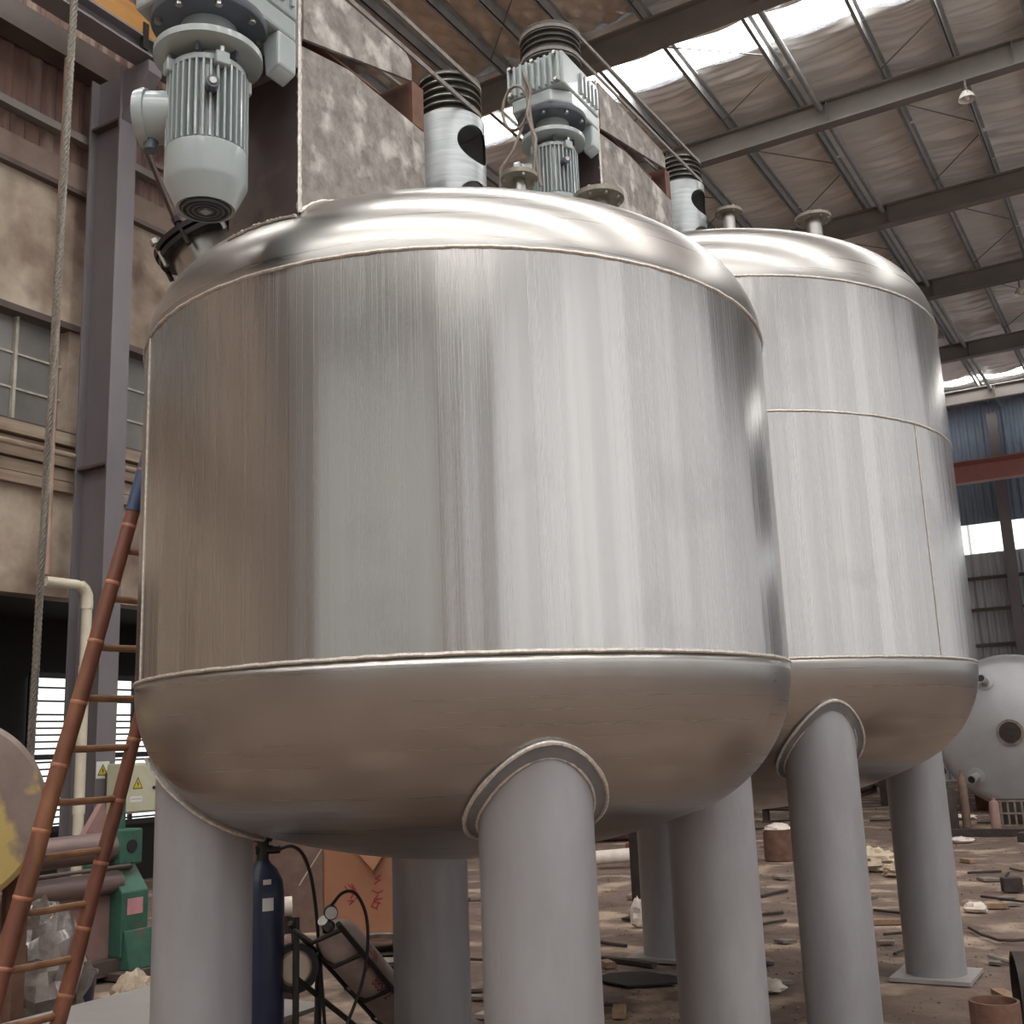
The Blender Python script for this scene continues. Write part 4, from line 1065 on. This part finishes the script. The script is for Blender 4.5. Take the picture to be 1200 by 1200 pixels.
# carton
cx0 = Vector((-6.28, 7.6, 0))
box_ = thing('cardboard_carton', (-6.2, 7.7, 0), 'tall brown cardboard carton with red brush marks under the front tank', 'carton')
Rb = rotz(math.radians(38)); rt = Rb @ Vector((1, 0, 0)); bk = Rb @ Vector((0, 1, 0))
W_, D_, H_ = .78, .5, .86
cb = Vector((-6.16, 7.86, 0))
def bp(u, v, z): return cb + rt * u + bk * v + Vector((0, 0, z))
part(box_, 'carton_body', 'card', lambda b: [b.prism([bp(-W_ / 2, -D_ / 2, .1), bp(W_ / 2, -D_ / 2, .1), bp(W_ / 2, -D_ / 2, H_), bp(-W_ / 2, -D_ / 2, H_)], bk * .012),
     b.prism([bp(-W_ / 2, D_ / 2, .1), bp(W_ / 2, D_ / 2, .1), bp(W_ / 2, D_ / 2, H_), bp(-W_ / 2, D_ / 2, H_)], bk * -.012),
     b.prism([bp(-W_ / 2, -D_ / 2, .1), bp(-W_ / 2, D_ / 2, .1), bp(-W_ / 2, D_ / 2, H_), bp(-W_ / 2, -D_ / 2, H_)], rt * .012),
     b.prism([bp(W_ / 2, -D_ / 2, .1), bp(W_ / 2, D_ / 2, .1), bp(W_ / 2, D_ / 2, H_), bp(W_ / 2, -D_ / 2, H_)], rt * -.012),
     b.prism([bp(-W_ / 2, -D_ / 2, .1), bp(W_ / 2, -D_ / 2, .1), bp(W_ / 2, D_ / 2, .1), bp(-W_ / 2, D_ / 2, .1)], (0, 0, .012))], smooth=False)
part(box_, 'flap', 'cardpale', lambda b: b.prism([bp(-W_ / 2, -D_ / 2, H_), bp(-W_ / 2, D_ / 2, H_), bp(-W_ / 2 - .2, D_ / 2 - .05, H_ - .3), bp(-W_ / 2 - .2, -D_ / 2 + .05, H_ - .3)], rt * .008), smooth=False)
part(box_, 'flap', 'card', lambda b: b.prism([bp(-.16, -D_ / 2 - .005, H_), bp(.16, -D_ / 2 - .005, H_), bp(.02, -D_ / 2 - .06, H_ - .2)], bk * .006), smooth=False)
part(box_, 'packing_tape', 'tape', lambda b: b.box(bp(.24, -D_ / 2 - .001, (H_ + .1) / 2), (.04, .002, H_ - .1), Rb), smooth=False)
rnd = random.Random(5)
for (u, zc) in ((-.17, .52), (-.16, .44), (-.12, .48), (.03, .58), (.05, .46), (.08, .41), (.04, .36)):
    part(box_, 'brush_mark', 'redink', lambda b: [b.box(bp(u + rnd.uniform(-.03, .03), -D_ / 2 - .002, zc + rnd.uniform(-.03, .03)), (.055, .001, .011), Rb @ Matrix.Rotation(rnd.uniform(-1.2, 1.2), 3, 'Y')) for _ in range(3)], smooth=False)
for k in (-1, 1):
    b = MB(); b.box(bp(k * .25, 0, .05), (.14, .5, .098), Rb)
    tag(b.build('pallet_block', 'plank', smooth=False), 'timber block under the ' + ('left' if k < 0 else 'right') + ' end of the brown carton', 'block')
# black coil and its bright ring near the carton
b = MB()
for k in range(5): b.lathe([(.3 - .012 * k, .02 + .03 * k), (.325 - .012 * k, .035 + .03 * k), (.3 - .012 * k, .05 + .03 * k), (.275 - .012 * k, .035 + .03 * k)], (-5.15, 6.75, 0), n=36, close=True)
tag(b.build('cable_coil', 'black'), 'coiled black cable on the floor below the brown carton', 'cable coil')
b = MB(); b.lathe([(.24, .0), (.3, .0), (.31, .02), (.24, .03)], (-5.15, 6.72, .235), (.15, -.1, 1), n=40, close=True)
tag(b.build('bright_ring', 'scrap'), 'bright metal ring lying on the black cable coil', 'ring')
# large rolled shell standing behind, seen under the tank belly
b = MB(); b.lathe([(.85, 0), (.85, 1.3), (.83, 1.3), (.83, 0)], (-7.7, 9.2, 0), n=80, close=True)
tag(b.build('rolled_shell', 'rustpipe'), 'dull brown rolled steel shell behind the blue gas cylinder', 'steel shell')
for i, (x, y, l, m, lab) in enumerate(((-5.55, 5.75, .3, 'paper', 'pinkish-white pipe length beyond the trolley, upper one'), (-5.4, 5.5, .35, 'rustpipe', 'brown pipe length beyond the trolley, lower one'))):
    b = MB(); b.lathe([(.05, 0), (.06, 0), (.06, l), (.05, l)], (x, y, .62 - i * .2), (.72, .69, .03), n=24, close=True)
    pt_ = thing('pipe_length', (x, y, 0), lab, 'pipe')
    b.build('pipe', m, pt_)
    for k_ in (.1, .9): part(pt_, 'trestle', 'darkscrap', lambda q: q.box((x + .72 * l * k_, y + .69 * l * k_, (.56 - i * .2) / 2), (.05, .05, .56 - i * .2)), smooth=False)

# ================================================================== DISTANT VESSEL
vs_ = thing('horizontal_vessel', (-3.07, 26.5, 0), 'big grey primed horizontal vessel with dished end, far right', 'vessel')
VC = Vector((-3.07, 24.45, 1.56)); VA = Vector((0, -1, 0))
part(vs_, 'vessel_shell', 'vessel', lambda b: b.cyl(VC, VC - VA * 5.2, 1.5, n=96))
part(vs_, 'dished_head', 'vessel', lambda b: b.lathe([(r, h) for r, h in head_prof(1.5, .25, 2.0)], VC, VA, n=96), angle=180)
def vnoz(x, z, r, l, fr):
    rr = math.hypot(x - VC.x, z - VC.z); h = head_h(1.5, .25, 2., rr)
    p = Vector((x, VC.y - h, z)); d = Vector(((x - VC.x) * .25, -1, (z - VC.z) * .25)).normalized()
    nz = part(vs_, 'nozzle', 'sheetsteel', lambda b: b.lathe([(r * .8, -.1), (r, -.1), (r, l), (r * .8, l)], p, d, n=24, close=True))
    part(nz, 'pad_ring', 'vessel', lambda b: b.lathe([(r, 0), (fr, -.01), (fr, .03), (r, .035)], p, d, n=32, close=True))
    part(nz, 'bore', 'black', lambda b: b.cyl(p + d * (l - .02), p + d * (l - .01), r * .8, n=20))
vnoz(-3.43, 2.52, .085, .3, .17); vnoz(-3.80, .72, .085, .32, .16)
mh = part(vs_, 'manhole_ring', 'scrap', lambda b: b.lathe([(.12, -.02), (.25, -.02), (.25, .07), (.12, .07)], (-3.06, 23.86, 1.53), (0, -1, 0), n=40, close=True))
part(mh, 'manhole_cover', 'darkscrap', lambda b: b.lathe([(0, .05), (.2, .05), (.2, .085), (.07, .085), (.07, .11), (0, .11)], (-3.06, 23.86, 1.53), (0, -1, 0), n=40))
for y in (25.4, 28.6): part(vs_, 'saddle', 'rust', lambda b: b.box2((-4.1, y, 0), (-2.0, y + .2, .45)), smooth=False)

# ================================================================== FLOOR CLUTTER
def ring_obj(name, m, c, r, h, label, cat, axis=(0, 0, 1), wall=.012, n=40):
    b = MB(); b.lathe([(r - wall, 0), (r, 0), (r, h), (r - wall, h)], c, axis, n=n, close=True)
    return tag(b.build(name, m), label, cat)
ring_obj('pipe_stub', 'rust', (-1.03, 6.22, 0), .118, .3, 'short rusty pipe stub standing upright at the lower right corner', 'pipe stub')
ring_obj('pipe_offcut', 'darkscrap', (-1.0, 6.75, .22), .22, 1.2, 'dark wide pipe offcut lying at the right picture edge', 'pipe', axis=(.97, .25, 0), wall=.02)
t = thing('rusty_can', (-5.0, 15.2, 0), 'rusty brown drum with white waste on top, between the tank legs', 'drum')
part(t, 'can_body', 'rust', lambda b: b.lathe([(0, .0), (.2, 0), (.2, .4), (.19, .4), (.19, .05), (0, .05)], (-5.0, 15.2, 0), n=32))
part(t, 'can_contents', 'paper', lambda b: blob(b, (-5.0, 15.2, .4), (.17, .17, .07), 8, .4, 20, 10), angle=40)
b = MB(); blob(b, (-3.52, 14.25, .1), (.3, .2, .15), 12, .35); tag(b.build('woven_sack', 'sack', angle=40), 'pale crumpled woven sack on the floor between the rear tank legs', 'sack')
b = MB(); blob(b, (-3.12, 13.72, .06), (.18, .14, .1), 15, .35); tag(b.build('woven_sack', 'sack', angle=40), 'smaller pale sack in front of the larger crumpled sack', 'sack')
b = MB(); b.box((-1.79, 12.63, .07), (.19, .12, .14), rotz(.4)); tag(b.build('steel_block', 'darkscrap', smooth=False, bevel=.01), 'small dark steel block on the dirt at the right edge', 'block')
def rod(name, m, pts, r, label, cat='rod'):
    b = MB(); b.tube(pts, r, n=7); return tag(b.build(name, m), label, cat)
rod('bent_rod', 'darkscrap', [(-1.81, 10.18, .02), (-1.66, 9.85, .02), (-1.51, 9.65, .02), (-1.42, 9.66, .02), (-1.2, 9.8, .02)], .012, 'dark bent rod on the floor right of the rear leg', 'rod')
rod('steel_strip', 'sheetsteel', [(-1.49, 9.03, .012), (-1.3, 8.79, .012)], .016, 'short bright steel strip near the right edge of the floor', 'strip')
rod('thin_rod', 'darkscrap', [(-2.0, 12.07, .02), (-1.6, 11.81, .02), (-1.2, 11.7, .02)], .012, 'straight thin dark rod near the small steel block', 'rod')
b = MB(); b.prism([(-3.85, 7.35, .002), (-3.5, 7.22, .002), (-3.22, 7.42, .002), (-3.3, 7.62, .002), (-3.62, 7.7, .002), (-3.8, 7.55, .002)], (0, 0, .012)); tag(b.build('rubber_mat', 'black', smooth=False), 'flat black rubber scrap on the floor between the front and right legs', 'rubber mat')
b = MB(); b.box((-3.86, 7.99, .014), (.5, .06, .028), rotz(-.25)); tag(b.build('flat_bar', 'darkscrap', smooth=False), 'dark flat bar lying at the foot of the rearmost leg', 'flat bar')
pst = thing('steel_post', (-4.66, 9.97, 0), 'thin dark upright angle post seen beside the rearmost leg', 'post')
part(pst, 'angle_post', 'darkscrap', lambda b: [b.box2((-4.72, 9.94, .02), (-4.62, 9.95, 1.0)), b.box2((-4.62, 9.94, .02), (-4.61, 10.02, 1.0))], smooth=False)
part(pst, 'post_foot', 'darkscrap', lambda b: b.box2((-4.8, 9.86, 0), (-4.52, 10.08, .02)), smooth=False)
part(pst, 'post_cap', 'scrap', lambda b: b.box2((-4.74, 9.92, 1.0), (-4.59, 10.04, 1.02)), smooth=False)
b = MB(); blob(b, (-4.5, 9.6, .1), (.08, .08, .13), 21, .5, 14, 9); tag(b.build('crumpled_paper', 'paper', angle=20), 'crumpled white paper at the foot of the thin post', 'paper')
ring_obj('large_pipe', 'pinkplate', (-9.6, 17.3, .42), .42, 2.6, 'large pinkish pipe lying far back under the front tank', 'pipe', axis=(.86, .5, 0), wall=.02)
ring_obj('white_pipe', 'paper', (-7.3, 13.7, .12), .09, 1.1, 'pale pipe lying before the large pinkish pipe', 'pipe', axis=(.9, .43, .05))
t = thing('scrap_machine', (-7.4, 22, 0), 'dark machine frame with a reddish block far back between the legs', 'machine')
part(t, 'frame_beam', 'darkscrap', lambda b: b.box2((-8.6, 21.9, .25), (-6.6, 22.15, .45)), smooth=False)
part(t, 'motor_block', 'cranered', lambda b: b.box2((-7.9, 21.9, .45), (-7.4, 22.2, .75)), smooth=False, bevel=.03)
for x in (-8.5, -7.5, -6.75): part(t, 'frame_leg', 'darkscrap', lambda b: b.box2((x, 21.95, 0), (x + .1, 22.1, .25)), smooth=False)
part(t, 'upright', 'scrap', lambda b: b.box2((-6.9, 22.0, .45), (-6.84, 22.1, .95)), smooth=False)
t = thing('scrap_heap_frame', (-6.5, 27, 0), 'jumble of grey pipes and a dark post far off under the rear tank', 'scrap')
for k in range(7):
    part(t, 'scrap_pipe', ['scrap', 'darkscrap', 'paper'][k % 3], lambda b: b.cyl((-7.4 + k * .3, 27 + .1 * (k % 3), .12 + .14 * (k % 4)), (-6.6 + k * .26, 27.5 - .2 * (k % 2), .14 + .2 * ((k + 1) % 4)), .09, n=12))
part(t, 'dark_post', 'darkscrap', lambda b: b.box2((-6.35, 26.8, 0), (-6.2, 26.95, 1.1)), smooth=False)
for k, (x, y, h, r, m, lab) in enumerate(((-3.75, 20.4, .75, .16, 'darkscrap', 'dark upright barrel left of the upright gas bottles by the grey vessel'), (-3.5, 20.6, .95, .07, 'rustpipe', 'tall slim upright gas bottle by the grey vessel'), (-3.0, 20.3, .5, .08, 'pinkplate', 'short pinkish upright bottle in front of the grey vessel'))):
    b = MB(); b.lathe([(0, 0), (r, 0), (r, h * .8), (r * .8, h * .88), (r * .35, h * .93), (r * .35, h), (0, h)], (x, y, 0), n=20)
    tag(b.build('upright_bottle' if k else 'upright_barrel', m), lab, 'bottle' if k else 'barrel')
cr2 = thing('wire_crate', (-2.85, 21.1, 0), 'open lattice metal crate lying before the grey vessel', 'crate')
for k in range(6): part(cr2, 'crate_bar', 'scrap', lambda b: b.box2((-3.1 + k * .11, 20.85, 0), (-3.07 + k * .11, 20.88, .42)), smooth=False)
part(cr2, 'crate_side', 'darkscrap', lambda b: [b.box2((-3.12, 20.9, 0), (-3.08, 21.4, .42)), b.box2((-2.55, 20.9, 0), (-2.51, 21.4, .42)), b.box2((-3.12, 21.38, 0), (-2.51, 21.42, .42))], smooth=False)
for k in range(3): part(cr2, 'crate_rail', 'scrap', lambda b: b.box2((-3.12, 20.84, k * .2), (-2.51, 20.86, k * .2 + .03)), smooth=False)
b = MB(); b.box((-2.9, 19.1, .05), (1.6, .16, .1), rotz(.12)); tag(b.build('long_beam', 'darkscrap', smooth=False), 'long dark beam lying on the floor before the grey vessel', 'beam')
b = MB(); b.box((-2.0, 18.2, .06), (.8, .3, .12), rotz(-.1)); tag(b.build('short_beam', 'darkscrap', smooth=False), 'short dark beam at the right edge before the crate', 'beam')
SCR = [('t', -3.22, 6.51, 0.11, 1.98), ('t', -7.39, 15.45, 0.239, 0.05), ('t', -3.95, 7.83, 0.082, 2.42), ('r', -3.38, 6.66, 0.075, 0.42), ('b', -6.68, 14.34, 0.302, 2.65), ('t', -5.36, 11.33, 0.168, 1.81), ('r', -4.35, 8.66, 0.209, 2.8), ('b', -7.8, 16.55, 0.378, 0.06), ('r', -8.18, 25.43, 0.429, 2.86), ('p', -5.75, 16.94, 0.231, 0.24), ('r', -3.66, 10.44, 0.239, 0.9), ('r', -5.67, 17.43, 0.237, 2.97), ('w', -2.57, 7.43, 0.159, 1.2), ('p', -2.58, 7.69, 0.138, 2.92), ('r', -4.0, 11.88, 0.265, 1.36), ('r', -3.43, 10.02, 0.188, 1.09), ('p', -3.04, 9.19, 0.16, 2.96), ('w', -8.74, 26.31, 0.353, 1.86), ('r', -6.88, 20.26, 0.427, 0.82), ('p', -2.93, 8.33, 0.191, 2.12), ('r', -7.25, 22.0, 0.277, 0.58), ('p', -4.33, 13.21, 0.233, 2.94), ('p', -3.0, 11.88, 0.121, 2.3), ('r', -5.22, 22.18, 0.268, 0.37), ('t', -2.49, 10.32, 0.142, 0.4), ('r', -4.54, 19.81, 0.304, 1.97), ('t', -6.62, 29.87, 0.668, 1.35), ('r', -2.11, 8.98, 0.085, 1.42), ('r', -2.6, 10.93, 0.18, 2.76), ('r', -2.31, 9.78, 0.104, 0.76), ('p', -2.3, 9.4, 0.147, 0.37), ('p', -3.66, 14.68, 0.238, 1.28), ('p', -1.68, 11.69, 0.159, 0.61), ('r', -2.01, 13.95, 0.174, 1.63), ('p', -2.13, 13.5, 0.275, 2.4), ('w', -3.91, 22.71, 0.499, 2.65), ('r', -3.26, 21.59, 0.237, 0.22), ('r', -2.28, 14.17, 0.195, 0.59), ('t', -2.64, 15.29, 0.137, 2.24), ('p', -1.42, 8.8, 0.122, 1.87), ('r', -1.98, 14.46, 0.152, 2.14), ('t', -1.2, 7.69, 0.15, 2.07), ('p', -1.5, 9.38, 0.185, 2.22), ('p', -1.79, 12.1, 0.197, 0.31), ('t', -1.8, 11.48, 0.13, 0.24), ('r', -1.29, 7.46, 0.164, 1.28), ('t', -1.6, 9.65, 0.162, 0.83), ('w', -3.15, 17.91, 0.353, 0.62), ('w', -1.92, 11.21, 0.216, 0.45), ('p', -4.29, 6.58, 0.119, 2.23), ('p', -4.44, 6.78, 0.121, 0.71), ('p', -6.96, 10.74, 0.275, 2.65), ('r', -5.05, 7.69, 0.102, 0.14), ('p', -6.39, 7.16, 0.099, 0.82), ('w', -5.2, 5.81, 0.128, 2.09), ('b', -6.54, 7.42, 0.137, 0.24), ('w', -5.48, 6.36, 0.117, 1.69)]
KIND = {'p': ('steel_offcut', 'scrap', 'small grey steel offcut on the dirt', 'offcut', 'steel offcuts on the dirt floor'),
        'r': ('steel_rod_piece', 'darkscrap', 'short dark rod on the dirt', 'rod', 'rod pieces on the dirt floor'),
        'b': ('broken_brick', 'brick', 'broken reddish brick on the dirt', 'brick', 'broken bricks on the dirt floor'),
        'w': ('paper_scrap', 'paper', 'small white paper scrap on the dirt', 'paper', 'paper scraps on the dirt floor'),
        't': ('timber_piece', 'plank', 'short brown timber piece on the dirt', 'timber', 'timber pieces on the dirt floor')}
def region(x, y):
    q = -x / y
    return ('left under the front tank' if q > .55 else 'between the front tank legs' if q > .42 else 'seen between the two tanks' if q > .27
            else 'between the rear tank legs' if q > .205 else 'right of the rear tank')
ORD = ['nearest', 'second nearest', 'third nearest', 'fourth nearest', 'fifth nearest', 'sixth nearest', 'seventh nearest', 'eighth nearest', 'ninth nearest', 'tenth nearest', 'eleventh nearest', 'twelfth nearest']
SCR = [o for o in SCR if math.hypot(o[1] + 5.2, o[2] - 5.8) > .4 and math.hypot(o[1] + 1.6, o[2] - 9.6) > .45]
for k, x, y, s_, a in SCR:
    nm, m, lab, cat, grp = KIND[k]
    peers = sorted(math.hypot(o[1], o[2]) for o in SCR if o[0] == k and region(o[1], o[2]) == region(x, y))
    lab += ' ' + region(x, y)
    if len(peers) > 1: lab += ', ' + ORD[peers.index(math.hypot(x, y))]
    b = MB(); R3 = rotz(a)
    if k == 'p': b.prism([Vector((x, y, .0)) + R3 @ Vector(p) for p in ((-s_ / 2, -s_ * .3, 0), (s_ * .4, -s_ * .35, 0), (s_ / 2, s_ * .2, 0), (-s_ * .1, s_ * .35, 0))], (0, 0, .012 + s_ * .05))
    elif k == 'r': b.tube([Vector((x, y, .012)) + R3 @ Vector((-s_, 0, 0)), Vector((x, y, .012)) + R3 @ Vector((0, s_ * .06, 0)), Vector((x, y, .012)) + R3 @ Vector((s_, 0, 0))], .008 + s_ * .03, n=7)
    elif k == 'b': b.box((x, y, .035), (.19, .1, .07), R3)
    elif k == 'w': blob(b, (x, y, .03), (s_ * .5, s_ * .35, .05), x, .5, 12, 8)
    else: b.box((x, y, .02), (s_ * 1.8, .06 + s_ * .15, .04), R3)
    tag(b.build(nm, m, smooth=k in 'rw', angle=30), lab, cat, grp)

# loose crumbs of dirt, slag and gravel: past counting
rnd = random.Random(17)
b = MB()
for i in range(5200):
    y = 6.2 + 22 * rnd.random() ** 1.4; x = -y * rnd.uniform(.1, .62) + rnd.uniform(-.3, .3)
    if x < -10.9: continue
    if any(math.hypot(x - q[0], y - q[1]) < .3 for q in ((-1.94, 3.37), (-3.49, 4.92))): continue
    r = rnd.uniform(.004, .013) * (.6 + y * .07); h = r * rnd.uniform(.5, 1.1); a = rnd.uniform(0, 6.28); z = -.012
    k = rnd.choice((3, 4))
    vs = [(x + r * rnd.uniform(.6, 1.3) * math.cos(a + 2 * PI * j / k), y + r * rnd.uniform(.6, 1.3) * math.sin(a + 2 * PI * j / k), z) for j in range(k)] + [(x + rnd.uniform(-.3, .3) * r, y + rnd.uniform(-.3, .3) * r, z + .004 + h * .45)]
    b.add(vs, [(j, (j + 1) % k, k) for j in range(k)], mi=rnd.choice((0, 0, 0, 0, 1, 2)))
cr_o = b.build('dirt_crumbs', ['floor', 'darkscrap', 'plank'], floor, smooth=False)
cr_o['kind'] = 'stuff'
# cables looped at the rear gear motor
cb_ = thing('cable_bundle', (-2.8, 5.1, 4.7), 'grey twisted cables looped beside the rear gear motor', 'cable')
cx_, cy_ = -2.81, 5.10
part(cb_, 'cable', 'scrap', lambda b: b.tube([(cx_, cy_, 5.42), (cx_ + .02, cy_ - .01, 5.3), (cx_ + .03, cy_, 5.15), (cx_ + .05, cy_ - .01, 5.0), (cx_ + .06, cy_, 4.8), (cx_ + .07, cy_ + .02, 4.7)], .011, n=7))
part(cb_, 'cable', 'scrap', lambda b: b.tube([(cx_ + .01, cy_ - .02, 5.42), (cx_ + .05, cy_ - .02, 5.28), (cx_ + .02, cy_ - .02, 5.14), (cx_ + .07, cy_ - .02, 4.98), (cx_ + .04, cy_ - .01, 4.75)], .010, n=7))
part(cb_, 'cable_loop', 'scrap', lambda b: b.tube([(cx_ - .06 + .085 * math.cos(t * .35 + .8), cy_ - .01, 5.22 + .14 * math.sin(t * .35 + .8)) for t in range(19)], .009, n=7))
part(cb_, 'cable', 'scrap', lambda b: b.tube([(cx_ - .02, cy_, 5.1), (cx_ - .08, cy_ - .02, 4.95), (cx_ - .16, cy_ - .03, 4.86), (cx_ - .18, cy_ - .02, 4.7)], .009, n=7))
